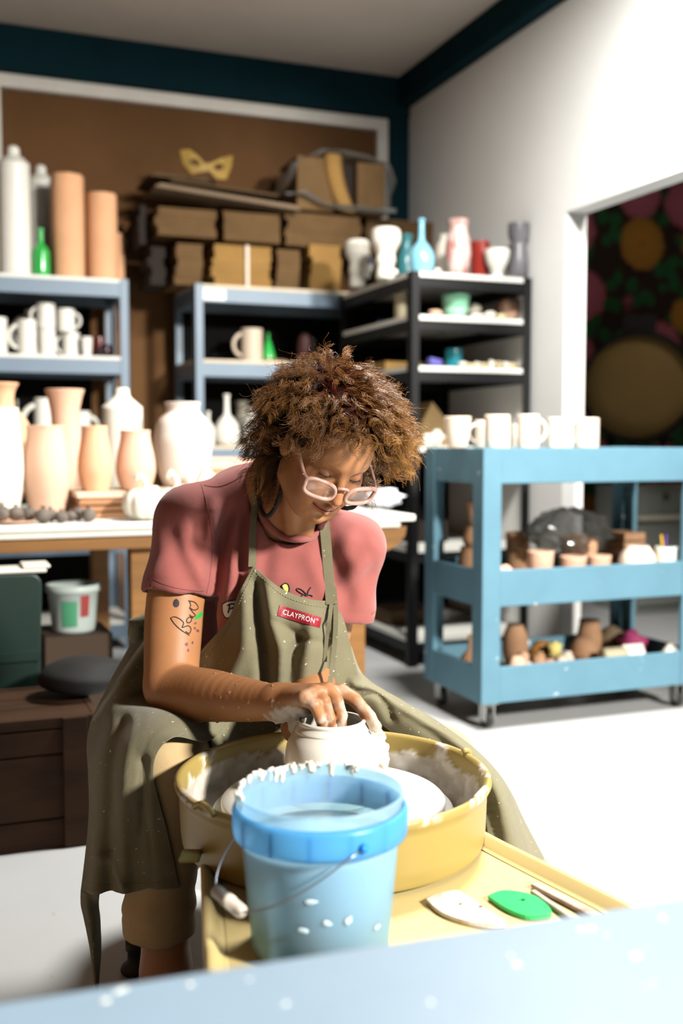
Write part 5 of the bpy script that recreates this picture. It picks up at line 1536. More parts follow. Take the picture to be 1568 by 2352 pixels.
# ------------------------------------------------------------------ t-shirt
def fold(P, a, b, n, amp, width, along):
    """soft creases running from a to b, mask of the given width"""
    a, b = np.asarray(a), np.asarray(b)
    ba = b - a; L_ = np.linalg.norm(ba); e = ba / L_
    t = np.clip((P - a) @ e / L_, -0.15, 1.15)
    r = P - a - np.outer(np.clip(t, 0, 1) * L_, e)
    s = r @ along
    return amp * np.cos(s / width * np.pi * n) * np.exp(-np.sum(r * r, 1) / (width * width)) * smoothstep(-.1, .2, t) * smoothstep(1.12, .75, t)
SHK = .03
CUFF_R = (W(402, 1366, 1.962), (W(398, 1420, 1.955) - W(408, 1310, 1.97)))
CUFF_L = (W(812, 1428, 1.985), W(800, 1480, 1.985) - W(813, 1380, 1.985))
def shirt_prims():
    p = [ell(W(640, 1345, 2.02), (.140, .100, .185), k=.04), ell(W(625, 1500, 2.06), (.145, .115, .14), k=.05), cone(W(620, 1560, 2.08), W(620, 1640, 2.12), .135, .15, .05)]
    p += [ell(W(578, 1400, 1.965), (.068, .062, .068), k=.05), ell(W(708, 1408, 1.955), (.068, .062, .068), k=.05)]
    p += [cone(W(590, 1120, 2.02), W(440, 1192, 1.99), .046, .060, .04), cone(W(722, 1208, 2.01), W(812, 1254, 1.985), .050, .054, .04)]
    p += [ell(W(655, 1240, 2.02), (.10, .085, .07), k=.04), ell(W(585, 1180, 2.09), (.12, .08, .10), k=.05)]
    p += [cone(W(434, 1200, 1.985), W(404, 1350, 1.962), .061, .0585, .035), cone(W(404, 1350, 1.962), W(398, 1420, 1.95), .0585, .058, .02)]
    p += [cone(W(812, 1256, 1.985), W(796, 1400, 1.985), .054, .050, .03), cone(W(796, 1400, 1.985), W(784, 1480, 1.985), .050, .050, .02)]
    # cut the sleeves square, open the cuffs, open the neck
    def half(c, nrm, reach):
        nrm = nrm / np.linalg.norm(nrm); c = np.asarray(c)
        def fn(P):
            q = P - c; t = q @ nrm
            rad = np.linalg.norm(q - np.outer(t, nrm), axis=1)
            return np.maximum(-t, rad - reach)
        return Prim(fn, c - .22, c + .22, .004, True)
    p.append(half(*CUFF_R, .085)); p.append(half(*CUFF_L, .075))
    p.append(cone(W(404, 1340, 1.962), W(396, 1450, 1.94), .0545, .056, .004, True))
    p.append(cone(W(797, 1405, 1.985), W(783, 1500, 1.985), .0475, .0475, .004, True))
    p.append(cone(W(664, 1186, 1.955), W(712, 1060, 1.86), .056, .068, .008, True))
    p.append(cone(W(640, 1160, 1.99), W(700, 1050, 1.90), .055, .060, .01, True))
    return p
ARMPIT = W(505, 1330, 1.93)
def shirt_disp(P):
    d = fold(P, W(420, 1190, 1.93), W(470, 1360, 1.90), 1.6, -0.0076, .045, CR * .8 + CU * .6)
    d += fold(P, W(375, 1240, 1.92), W(465, 1350, 1.90), 2.0, -0.0068, .035, CR * .7 - CU * .7)
    d += fold(P, W(540, 1170, 1.93), W(520, 1400, 1.90), 2.2, -0.0076, .050, CR)
    d += fold(P, W(590, 1230, 1.90), W(545, 1360, 1.88), 1.4, -0.0051, .04, CR)
    d += fold(P, W(790, 1215, 1.93), W(830, 1400, 1.93), 2.0, -0.0068, .05, CR * .8 - CU * .5)
    d += fold(P, W(850, 1280, 1.93), W(770, 1360, 1.92), 2.0, -0.0059, .04, CU)
    d += fold(P, W(700, 1260, 1.90), W(780, 1400, 1.90), 1.6, -0.0043, .05, CR * .6 + CU * .7)
    d += fold(P, W(350, 1290, 1.92), W(440, 1370, 1.90), 1.6, -.005, .03, CR * .5 - CU * .8)
    d += fold(P, W(500, 1150, 1.95), W(470, 1290, 1.92), 1.5, -.006, .035, CR)
    d += fold(P, W(800, 1300, 1.93), W(860, 1250, 1.95), 1.6, -.005, .035, CR * .6 + CU * .8)
    d += .0035 * (noise3(P, 14, 6, 2) - .5)
    # sleeve hems
    for c, nrm in (CUFF_R, CUFF_L):
        nn = nrm / np.linalg.norm(nrm); t = (P - c) @ nn
        rad = np.linalg.norm(P - c - np.outer(t, nn), axis=1) < .10
        d += np.where(rad, .0012 * np.exp(-((t + .021) / .0016) ** 2), 0)
    # armhole seam of the right sleeve
    seam = cat([W(462, 1112, 1.95), W(478, 1180, 1.93), W(486, 1250, 1.91), W(480, 1320, 1.90), W(470, 1370, 1.90)], 8)
    dd = np.min([np.linalg.norm((P - s)[:, :], axis=1) for s in seam], 0)
    return d
SV, SF = polygonize(shirt_prims(), .004, shirt_disp)
M_pink = mat('pink_jersey', '9a5852', .85, .15, var=.05, scale=40, bump=.22, bscale=900, sheen=.25)
shirt = np_mesh('shirt', SV, SF, M_pink, PERSON, PERSON_BASE)
SHIRT_BVH = bvh_of(SV, SF)
def on_surf(pts, bvhs, lift=.0015, dflt=None):
    out = []
    last = dflt
    for (px, py) in pts:
        ds = [cast(b, px, py) for b in bvhs]; ds = [x for x in ds if x is not None]
        d = min(ds) if ds else last
        last = d
        out.append(W(px, py, d - lift))
    return out
# collar band
cpts = [(601, 1160), (606, 1188), (620, 1210), (645, 1228), (672, 1237), (698, 1237), (720, 1228), (737, 1210), (746, 1190)]
CP = [W(q[0], q[1], max(q[2], 1.893)) for q in proj(np.array(on_surf(cpts, [SHIRT_BVH, BODY_BVH], .003)))]
back = [W(760, 1160, 1.985), W(740, 1120, 2.03), W(680, 1085, 2.045), W(630, 1080, 2.03), W(602, 1110, 1.995)]
ring = cat(list(CP) + back + [CP[0]], 6)
MB().tube(ring, .0074, 10, caps=False).build('collar', M_pink, PERSON, world_to=PERSON_BASE)

# ------------------------------------------------------------------ trousers and shoes
def trouser_prims():
    p = [cone(W(540, 1650, 2.14), W(380, 1748, 1.80), .098, .062, .04), cone(W(380, 1748, 1.80), W(374, 1960, 1.79), .062, .058, .03), cone(W(374, 1960, 1.79), W(366, 2150, 1.78), .058, .056, .02)]
    p += [cone(W(363, 2086, 1.78), W(363, 2142, 1.78), .0600, .0600, .012)]
    p += [cone(W(700, 1650, 2.16), W(1010, 1752, 2.02), .098, .064, .04), cone(W(1010, 1752, 2.02), W(1140, 2060, 1.975), .062, .056, .03)]
    p += [ell(W(620, 1640, 2.16), (.165, .14, .115), k=.06)]
    for a, nz in ((W(366, 2143, 1.78), .10), (W(1138, 2056, 1.975), .10)):
        c = np.asarray(a)
        def fn(P, c=c):
            q = P - c
            return np.maximum(q[:, 2], np.linalg.norm(q[:, :2], axis=1) - .10)
        p.append(Prim(fn, c - .2, c + .12, .004, True))
    return p
def trouser_disp(P):
    zt = W(366, 2095, 1.78)[2]
    return .004 * (noise3(P, 22, 8, 3) - .5) + .0012 * np.sin(P[:, 2] * 120 + 9 * noise3(P, 9, 2, 2)) * smoothstep(.42, .2, P[:, 2]) + .003 * np.exp(-((P[:, 2] - zt) / .003) ** 2)
TV, TF = polygonize(trouser_prims(), .006, trouser_disp)
np_mesh('trousers', TV, TF, mat('khaki_cotton', 'bda379', .85, .15, var=.10, scale=14, bump=.15, bscale=500), PERSON, PERSON_BASE)
def shoe(ank, d):
    a = np.array([ank[0], ank[1], 0.0])
    fw = -CF * np.array([1, 1, 0]); fw /= np.linalg.norm(fw)
    up = np.array([0, 0, 1.])
    pr = [cone(a + up * .045 - fw * .03, a + up * .038 + fw * .10, .042, .036, .03), cone(a + up * .035 + fw * .08, a + up * .030 + fw * .15, .038, .030, .03), cone(a + up * .05 - fw * .02, a + up * .09 - fw * .01, .044, .042, .03)]
    def fn(P):
        return P[:, 2] - .003
    pr.append(Prim(fn, a - .3, a + np.array([.3, .3, .01]), .004, True))
    v, f_ = polygonize(pr, .006)
    np_mesh('shoe', v, f_, mat('dark_shoe', '26231f', .5), PERSON, PERSON_BASE)
shoe(W(382, 2330, 1.77), 0); shoe(W(1150, 2155, 1.97), 0)
# ================================================================== apron
def sheet_grid(rows, nu, nv):
    """rows of (px, py, d) control points -> grid of world points by Catmull-Rom in both directions"""
    R = np.array([[W(*c) for c in r] for r in rows])            # rows x cols x 3
    a = np.stack([cat(R[:, j], nv) for j in range(R.shape[1])], 1)
    return np.stack([cat(a[i], nu) for i in range(len(a))], 0)
def push_out(Gd, bvhs, lift):
    """keep the cloth in front of what it hangs over"""
    sh = Gd.shape[:2]; P = proj(Gd.reshape(-1, 3))
    out = P[:, 2].copy()
    for i, (x, y, d) in enumerate(P):
        for b in bvhs:
            h = cast(b, x, y)
            if h is not None and out[i] > h - lift:
                out[i] = h - lift
    dl = (P[:, 2] - out).reshape(sh)
    for _ in range(3):                                          # soften the correction, never below what is needed
        q = np.pad(dl, 1, mode='edge')
        sm = (q[:-2, 1:-1] + q[2:, 1:-1] + q[1:-1, :-2] + q[1:-1, 2:] + 2 * q[1:-1, 1:-1]) / 6
        dl = np.maximum(dl, sm)
    out = P[:, 2] - dl.ravel()
    return np.array([W(x, y, d) for (x, y, _), d in zip(P, out)]).reshape(*sh, 3)
def grid_faces(ni, nj):
    idx = np.arange(ni * nj).reshape(ni, nj)
    return np.stack([idx[:-1, :-1], idx[1:, :-1], idx[1:, 1:], idx[:-1, 1:]], -1).reshape(-1, 4)
def cloth(name, Gd, m, parent, thick=.0016, wr=.0015, wscale=30, seed=1):
    ni, nj = Gd.shape[:2]
    V = Gd.reshape(-1, 3)
    V = V - CF * (wr * (noise3(V, wscale, seed, 3) - .5) * 2)[:, None]
    o = np_mesh(name, V, grid_faces(ni, nj), m, parent, PERSON_BASE)
    so = o.modifiers.new('thickness', 'SOLIDIFY'); so.thickness = thick; so.offset = 0
    return o, V
M_olive = mat('olive_canvas', '7a745b', .88, .15, var=.08, scale=24, bump=.25, bscale=700, speck='d9d2c0', speck_amt=.03, speck_scale=150, sheen=.15)
TROUSER_BVH = bvh_of(TV, TF)
APRON = bpy.data.objects.new('apron', None); COL.objects.link(APRON); APRON.parent = PERSON
APRON['label'] = 'olive canvas apron dusted with clay'
# bib
def shirt_d(px, py, dflt):
    h = cast(SHIRT_BVH, px, py)
    return (h if h is not None else dflt)
bib_px = [[(581, 1299), (618, 1331), (655, 1357), (708, 1376), (763, 1381)],
          [(552, 1356), (600, 1375), (655, 1395), (715, 1405), (785, 1415)],
          [(522, 1425), (585, 1435), (655, 1450), (725, 1455), (798, 1455)],
          [(453, 1503), (560, 1510), (655, 1520), (730, 1520), (808, 1500)],
          [(385, 1572), (540, 1590), (655, 1600), (735, 1600), (828, 1575)]]
bib_d = [[1.905, 1.895, 1.885, 1.885, 1.90], [1.900, 1.880, 1.872, 1.872, 1.905], [1.905, 1.875, 1.870, 1.870, 1.915], [1.945, 1.885, 1.872, 1.878, 1.935], [1.99, 1.90, 1.885, 1.895, 1.955]]
Gb = sheet_grid([[(*p, d) for p, d in zip(r, dr)] for r, dr in zip(bib_px, bib_d)], 16, 16)
Gb = push_out(Gb, [SHIRT_BVH], .006)
Pb = proj(Gb.reshape(-1, 3))
def ridge(P, pts, width, amp):
    """a fold along a pixel poly-line"""
    Q = cat(pts, 12)
    d = np.min(np.hypot(P[:, 0][:, None] - Q[None, :, 0], P[:, 1][:, None] - Q[None, :, 1]), 1)
    return amp * np.exp(-(d / width) ** 2)
fo = ridge(Pb, [(590, 1345), (596, 1420), (605, 1490), (610, 1575)], 16, .016)      # deep furrow
fo -= ridge(Pb, [(612, 1350), (628, 1430), (648, 1500), (650, 1575)], 20, .012)
fo -= ridge(Pb, [(562, 1360), (560, 1430), (555, 1500), (520, 1570)], 20, .009)
fo += ridge(Pb, [(690, 1470), (668, 1510), (660, 1570)], 14, .010)
fo -= ridge(Pb, [(715, 1440), (706, 1500), (700, 1570)], 18, .008)
fo += ridge(Pb, [(745, 1440), (752, 1500), (748, 1570)], 11, .010)
fo += ridge(Pb, [(630, 1425), (690, 1462), (735, 1475)], 10, .004)
Gb = (Gb.reshape(-1, 3) + np.outer(fo * 1.5, CF)).reshape(Gb.shape)
bib, BIBV = cloth('bib', Gb, M_olive, APRON, wr=.0016, seed=3)
BIB_BVH = bvh_of(BIBV, grid_faces(*Gb.shape[:2]))
# skirt over her right leg (left in the picture)
rows = [[(322, 1440, 2.100), (345, 1470, 2.050), (400, 1530, 2.000), (450, 1580, 1.970), (520, 1620, 1.960)],
        [(235, 1600, 2.030), (275, 1590, 1.960), (340, 1600, 1.965), (420, 1620, 1.945), (520, 1660, 1.945)],
        [(202, 1690, 1.975), (262, 1656, 1.875), (340, 1637, 1.815), (410, 1652, 1.790), (476, 1703, 1.790)],
        [(204, 1780, 1.925), (245, 1742, 1.815), (300, 1708, 1.750), (350, 1694, 1.730), (396, 1694, 1.720)],
        [(206, 1860, 1.885), (245, 1838, 1.785), (290, 1812, 1.740), (325, 1790, 1.723), (352, 1765, 1.720)],
        [(197, 1960, 1.845), (245, 1952, 1.770), (300, 1940, 1.740), (345, 1930, 1.727), (386, 1916, 1.735)],
        [(186, 2048, 1.815), (240, 2051, 1.750), (300, 2047, 1.735), (355, 2043, 1.730), (412, 2040, 1.745)]]
Gl = push_out(sheet_grid(rows, 16, 14), [TROUSER_BVH], .007)
Pl = proj(Gl.reshape(-1, 3))
fo = -ridge(Pl, [(262, 1660), (236, 1740), (228, 1860), (220, 2040)], 16, .016) + ridge(Pl, [(290, 1660), (262, 1740), (252, 1860), (250, 2045)], 13, .014)
fo += -ridge(Pl, [(305, 1650), (285, 1760), (285, 1900), (290, 2045)], 16, .010) + ridge(Pl, [(330, 1750), (328, 1850), (338, 2040)], 14, .010)
fo += -ridge(Pl, [(230, 1960), (262, 1990), (285, 2030)], 8, .006) + ridge(Pl, [(240, 1600), (300, 1560), (340, 1520)], 12, .010) - ridge(Pl, [(215, 1660), (270, 1610), (340, 1575)], 10, .008)
Gl = push_out((Gl.reshape(-1, 3) + np.outer(fo, CF)).reshape(Gl.shape), [TROUSER_BVH], .004)
skl, SKLV = cloth('skirt_panel', Gl, M_olive, APRON, wr=.0022, wscale=22, seed=5)
# hanging corner
tail = [[(186, 2046, 1.813), (196, 2050, 1.795), (212, 2052, 1.790), (228, 2052, 1.770)], [(186, 2078, 1.820), (200, 2088, 1.800), (216, 2086, 1.805), (227, 2084, 1.815)], [(193, 2110, 1.825), (206, 2116, 1.810), (220, 2118, 1.815), (230, 2116, 1.830)],
        [(207, 2180, 1.825), (214, 2182, 1.815), (224, 2184, 1.823), (232, 2180, 1.830)], [(215, 2240, 1.825), (219, 2240, 1.820), (224, 2240, 1.823), (228, 2240, 1.827)], [(221, 2278, 1.825), (222, 2280, 1.823), (224, 2281, 1.823), (226, 2278, 1.825)]]
cloth('hanging_corner', sheet_grid(tail, 6, 10), M_olive, APRON, wr=.002, seed=6)
# lap
lap = [[(440, 1560, 2.0), (560, 1570, 1.965), (680, 1575, 1.96), (820, 1545, 1.985)], [(470, 1630, 1.95), (570, 1650, 1.94), (680, 1655, 1.94), (830, 1620, 1.96)], [(480, 1690, 1.925), (580, 1710, 1.92), (690, 1720, 1.92), (860, 1690, 1.935)], [(490, 1740, 1.915), (590, 1760, 1.91), (700, 1770, 1.91), (880, 1740, 1.92)]]
cloth('lap_panel', push_out(sheet_grid(lap, 12, 10), [TROUSER_BVH], .006), M_olive, APRON, wr=.003, seed=7)
# skirt over her left leg (right in the picture)
rows = [[(762, 1500, 1.945), (785, 1480, 1.95), (798, 1478, 1.98), (806, 1486, 2.03)],
        [(775, 1590, 1.925), (808, 1560, 1.93), (826, 1546, 1.98), (838, 1556, 2.06)],
        [(850, 1645, 1.915), (880, 1608, 1.90), (905, 1600, 1.95), (925, 1612, 2.05)],
        [(930, 1705, 1.905), (970, 1664, 1.885), (1000, 1655, 1.93), (1015, 1668, 2.03)],
        [(1030, 1765, 1.905), (1070, 1727, 1.89), (1095, 1725, 1.93), (1108, 1740, 2.02)],
        [(1102, 1830, 1.905), (1135, 1810, 1.89), (1158, 1800, 1.93), (1168, 1812, 2.0)],
        [(1116, 1890, 1.895), (1155, 1885, 1.88), (1185, 1880, 1.92), (1204, 1886, 1.98)],
        [(1124, 1950, 1.885), (1170, 1964, 1.87), (1215, 1977, 1.91), (1257, 1986, 1.97)]]
Gr = push_out(sheet_grid(rows, 18, 12), [TROUSER_BVH], .007)
Pr = proj(Gr.reshape(-1, 3))
fo = ridge(Pr, [(820, 1590), (870, 1600), (900, 1650)], 10, .012) - ridge(Pr, [(815, 1570), (850, 1575), (890, 1598)], 10, .010) + ridge(Pr, [(900, 1625), (1000, 1690), (1100, 1790), (1150, 1960)], 13, .008) - ridge(Pr, [(940, 1640), (1040, 1700), (1130, 1800), (1190, 1970)], 14, .007)
Gr = push_out((Gr.reshape(-1, 3) + np.outer(fo, CF)).reshape(Gr.shape), [TROUSER_BVH], .004)
cloth('skirt_panel', Gr, M_olive, APRON, wr=.002, wscale=22, seed=8)
# knot of the waist tie at her back
MB().tube([W(322, 1480, 2.09), W(312, 1455, 2.07), W(314, 1432, 2.06), W(326, 1424, 2.06), W(338, 1440, 2.07)], [.012, .017, .017, .014, .010], 10).build('tie_knot', M_olive, APRON, world_to=PERSON_BASE)
# straps
def ribbon(name, pts, w, th, parent, m, n=6):
    P = cat([W(*p) for p in pts], n)
    V, Fq = [], []
    for i, p in enumerate(P):
        t = P[min(i + 1, len(P) - 1)] - P[max(i - 1, 0)]; t /= np.linalg.norm(t)
        side = np.cross(t, CF); side /= np.linalg.norm(side); nn = np.cross(side, t)
        ww = w[0] + (w[1] - w[0]) * i / (len(P) - 1) if hasattr(w, '__len__') else w
        for a, b in ((-1, -1), (1, -1), (1, 1), (-1, 1)):
            V.append(p + side * a * ww / 2 + nn * b * th / 2)
    for i in range(len(P) - 1):
        for k in range(4):
            Fq.append((4 * i + k, 4 * i + (k + 1) % 4, 4 * i + 4 + (k + 1) % 4, 4 * i + 4 + k))
    mb = MB().add(V, Fq + [(3, 2, 1, 0), tuple(len(V) - 4 + k for k in range(4))])
    return mb.build(name, m, parent, world_to=PERSON_BASE)
def sd(px, py, lift=.006, dflt=1.9):
    ds = [x for x in (cast(SHIRT_BVH, px, py), cast(BIB_BVH, px, py), cast(BODY_BVH, px, py)) if x is not None]
    return (min(ds) if ds else dflt) - lift
def strap(name, pp, w, extra=(), lift=.005):
    pts = [(x, y, sd(x, y, lift)) for x, y in pp] + list(extra)
    return ribbon(name, pts, w, .0022, APRON, M_olive)
strap('neck_strap', [(579, 1302), (580, 1270), (580, 1235), (582, 1195), (585, 1160), (590, 1125)], (.014, .010), [(596, 1095, 1.985), (625, 1075, 2.03)])
strap('neck_strap', [(760, 1388), (757, 1345), (753, 1300), (750, 1260), (747, 1225), (744, 1200)], (.0185, .0185), [(742, 1170, 1.945), (735, 1130, 1.99)], .007)
pts = [(762, 1375), (757, 1420), (750, 1470), (746, 1520)]
ribbon('tie_tail', [(x, y, sd(x, y, .012)) for x, y in pts], .007, .002, APRON, M_olive)
ribbon('tie_tail', [(767, 1350, sd(767, 1352, .010)), (771, 1410, sd(771, 1410, .010)), (768, 1480, sd(768, 1480, .012)), (762, 1540, 1.86), (756, 1572, 1.845)], .0085, .002, APRON, M_olive)
# turned and stitched top hem of the bib
M_stitch = mat('stitch_thread', 'a2966a', .8)
def stitch(pxs, bvh, lift=.0022, step=7):
    Q = cat(pxs, 10); L_ = np.r_[0, np.cumsum(np.hypot(*np.diff(Q, axis=0).T))]
    mb = MB(); s = 0.0
    while s + 4.5 < L_[-1]:
        a = [np.interp(s, L_, Q[:, 0]), np.interp(s, L_, Q[:, 1])]; b = [np.interp(s + 4.5, L_, Q[:, 0]), np.interp(s + 4.5, L_, Q[:, 1])]
        da, db = cast(bvh, *a), cast(bvh, *b)
        if da and db:
            mb.tube([W(*a, da - lift), W(*b, db - lift)], .0005, 4)
        s += step
    if mb.v:
        o = mb.build('hem_stitching', M_stitch, APRON, world_to=PERSON_BASE); o['kind'] = 'stuff'
stitch([(590, 1316), (620, 1344), (655, 1370), (708, 1389), (756, 1395)], BIB_BVH)
stitch([(585, 1309), (560, 1360), (532, 1425), (500, 1472), (465, 1508)], BIB_BVH)
SKL_BVH = bvh_of(SKLV, grid_faces(*Gl.shape[:2]))
stitch([(192, 2032), (240, 2036), (300, 2032), (355, 2028), (400, 2026)], SKL_BVH)

# ------------------------------------------------------------------ lettering and prints
def text_mesh(body_txt, shear=0.0):
    cu = bpy.data.curves.new('txt', 'FONT'); cu.body = body_txt; cu.size = 1.0; cu.space_character = 1.08; cu.shear = shear; cu.resolution_u = 4
    o = bpy.data.objects.new('txt', cu); COL.objects.link(o)
    dg = bpy.context.evaluated_depsgraph_get()
    me = bpy.data.meshes.new_from_object(o.evaluated_get(dg))
    V = np.array([v.co[:2] for v in me.vertices]); Fl = [tuple(p.vertices) for p in me.polygons]
    bpy.data.objects.remove(o); bpy.data.curves.remove(cu); bpy.data.meshes.remove(me)
    return V, Fl
def quad_map(V, quad, pad=(0, 0, 1, 1), norm=None):
    lo, hi = (V.min(0), V.max(0)) if norm is None else norm
    U_ = (V - lo) / (hi - lo)
    u = pad[0] + U_[:, 0] * (pad[2] - pad[0]); v = pad[1] + U_[:, 1] * (pad[3] - pad[1])
    a, b, c, d = [np.array(q, float) for q in quad]           # top-left, top-right, bottom-right, bottom-left
    return (a[None] * ((1 - u) * v)[:, None] + b[None] * (u * v)[:, None] + c[None] * (u * (1 - v))[:, None] + d[None] * ((1 - u) * (1 - v))[:, None])
def decal(name, V2, faces, bvh, lift, m, parent, dflt=1.87):
    V = []
    for x, y in V2:
        h = cast(bvh, x, y)
        V.append(W(x, y, (h if h is not None else dflt) - lift))
    return MB().add(V, faces).build(name, m, parent, world_to=PERSON_BASE)
quad = [(642.5, 1390), (738, 1418.5), (733.5, 1442), (636, 1414)]
gx, gy = np.meshgrid(np.linspace(0, 1, 14), np.linspace(0, 1, 5))
G2 = quad_map(np.c_[gx.ravel(), gy.ravel()], quad)
pt = decal('brand_patch', G2, [tuple(f) for f in grid_faces(5, 14).tolist()], BIB_BVH, .0022, mat('red_patch', '8d1a29', .5, .35), APRON)
so = pt.modifiers.new('t', 'SOLIDIFY'); so.thickness = .0015; so.offset = 0
PATCH_V = np.array([[c for c in v.co] for v in pt.data.vertices]) + PERSON_BASE
PATCH_BVH = bvh_of(PATCH_V, grid_faces(5, 14))
tv, tf = text_mesh('CLAYPRON')
decal('patch_lettering', quad_map(tv, quad, (.11, .27, .86, .74)), tf, PATCH_BVH, .0016, mat('patch_white', 'e9e4dc', .6), APRON)
tv, tf = text_mesh('TM')
decal('patch_lettering', quad_map(tv, quad, (.885, .62, .94, .76)), tf, PATCH_BVH, .0016, mat('patch_white', 'e9e4dc'), APRON)
# shirt print
Z2 = lambda pts: [(300 + x / 2.6133, 1050 + y / 2.6133) for x, y in pts]
def stroke(name, zpts, r, bvh, m, parent, n=6, lift=.0003, closed=False, zoomed=True):
    pts = Z2(zpts) if zoomed else zpts
    Q = cat(list(pts) + ([pts[0]] if closed else []), n)
    P = []
    for x, y in Q:
        h = cast(bvh, x, y)
        if h is not None:
            P.append(W(x, y, h - lift))
    if len(P) > 1:
        return MB().tube(P, r, 6).build(name, m, parent, world_to=PERSON_BASE)
def patch_poly(name, zpts, bvh, m, parent, lift=.0012, n=4):
    Q = cat(Z2(zpts) + Z2(zpts)[:1], n)[:-1]
    c = Q.mean(0)
    V2 = [tuple(c)] + [tuple(q) for q in (Q * .5 + c * .5)] + [tuple(q) for q in Q]
    k = len(Q)
    fs = [(0, 1 + i, 1 + (i + 1) % k) for i in range(k)] + [(1 + i, 1 + k + i, 1 + k + (i + 1) % k, 1 + (i + 1) % k) for i in range(k)]
    return decal(name, V2, fs, bvh, lift, m, parent)
M_seam = mat('pink_seam', '74393b', .9)
stroke('seam', [(462, 1113), (479, 1180), (487, 1250), (482, 1320), (474, 1362)], .0008, SHIRT_BVH, M_seam, PERSON, zoomed=False, lift=.0001)
stroke('seam', [(468, 1115), (500, 1118), (530, 1108), (560, 1092)], .0007, SHIRT_BVH, M_seam, PERSON, zoomed=False, lift=.0001)
stroke('seam', [(341, 1322), (370, 1340), (410, 1352), (455, 1358), (468, 1357)], .0006, SHIRT_BVH, M_seam, PERSON, zoomed=False, lift=.0001)
M_ink = mat('print_black', '1d1a1c', .6)
M_ptw = mat('print_white', 'e6e0d6', .7)
shield = [(548, 885), (575, 868), (610, 862), (648, 858), (650, 900), (632, 940), (600, 958), (572, 965), (552, 935)]
patch_poly('shirt_print', shield, SHIRT_BVH, M_ptw, PERSON)
stroke('shirt_print', shield, .0011, SHIRT_BVH, M_ink, PERSON, closed=True, lift=.0012)
stroke('shirt_print', [(584, 935), (590, 912), (594, 888)], .0014, SHIRT_BVH, M_ink, PERSON, lift=.0016)
stroke('shirt_print', [(580, 892), (597, 883), (622, 884), (622, 900), (592, 912)], .0014, SHIRT_BVH, M_ink, PERSON, lift=.0016)
blob_ = [(905, 772), (925, 758), (945, 766), (952, 790), (945, 812), (920, 800)]
patch_poly('shirt_print', blob_, SHIRT_BVH, mat('print_yellow', 'd9cf6a', .7), PERSON)
stroke('shirt_print', blob_, .0012, SHIRT_BVH, M_ink, PERSON, closed=True, lift=.0014)
for q in ([(1060, 830), (1030, 822), (998, 800), (1002, 788), (1030, 800), (1060, 830)], [(1060, 832), (1066, 805), (1078, 786), (1082, 782)], [(1048, 832), (1075, 828), (1092, 836)], [(1020, 838), (1040, 826), (1062, 832)]):
    stroke('shirt_print', q, .0011, SHIRT_BVH, M_ink, PERSON, lift=.0012)
# tattoo on the upper arm
M_tat = mat('tattoo_ink', '2b211f', .6)
for q in ([(240, 966), (262, 1000), (300, 1036), (352, 1070)], [(240, 966), (262, 958), (296, 972), (318, 996), (310, 1022), (345, 1012), (362, 1030), (352, 1058), (330, 1046)],
          [(356, 958), (338, 972), (338, 992), (356, 992), (366, 972), (356, 958), (375, 966)], [(346, 862), (385, 872), (405, 905), (380, 918), (356, 906), (372, 930), (388, 950), (370, 958), (352, 946)], [(352, 862), (360, 890), (352, 908)]):
    stroke('tattoo', q, .0010, BODY_BVH, M_tat, PERSON)
patch_poly('tattoo', [(258, 862), (272, 850), (288, 862), (292, 884), (280, 900), (262, 898), (254, 880)], BODY_BVH, mat('tattoo_dark', '261d2c', .6), PERSON, .0006)
patch_poly('tattoo', [(382, 972), (395, 950), (415, 934), (438, 922), (432, 945), (416, 966), (398, 974)], BODY_BVH, mat('tattoo_green', '2f9a4a', .5), PERSON, .0006)
M_tp = mat('tattoo_purple', '6a4354', .6)
rs = random.Random(4)
for k in range(9):
    cx, cy = (rs.uniform(385, 405), rs.uniform(990, 1050)) if k < 4 else (rs.uniform(335, 375), rs.uniform(1110, 1160))
    patch_poly('tattoo', [(cx + rs.uniform(4, 11) * math.cos(a), cy + rs.uniform(4, 11) * math.sin(a)) for a in [k2 * 2 * math.pi / 7 for k2 in range(7)]], BODY_BVH, M_tp, PERSON, .0006)
# wristband on the left wrist
ax = (W(722, 1560, 1.935) - W_L); ax /= np.linalg.norm(ax)
e1 = np.cross(ax, [0, 0, 1]); e1 /= np.linalg.norm(e1); e2 = np.cross(ax, e1)
cc = W_L + ax * .012
MB().tube([cc + .0305 * (e1 * math.cos(a) + e2 * math.sin(a)) for a in [2 * math.pi * k / 28 for k in range(29)]], .0048, 8, caps=False).build('wristband', mat('black_band', '121212', .5), PERSON, world_to=PERSON_BASE)

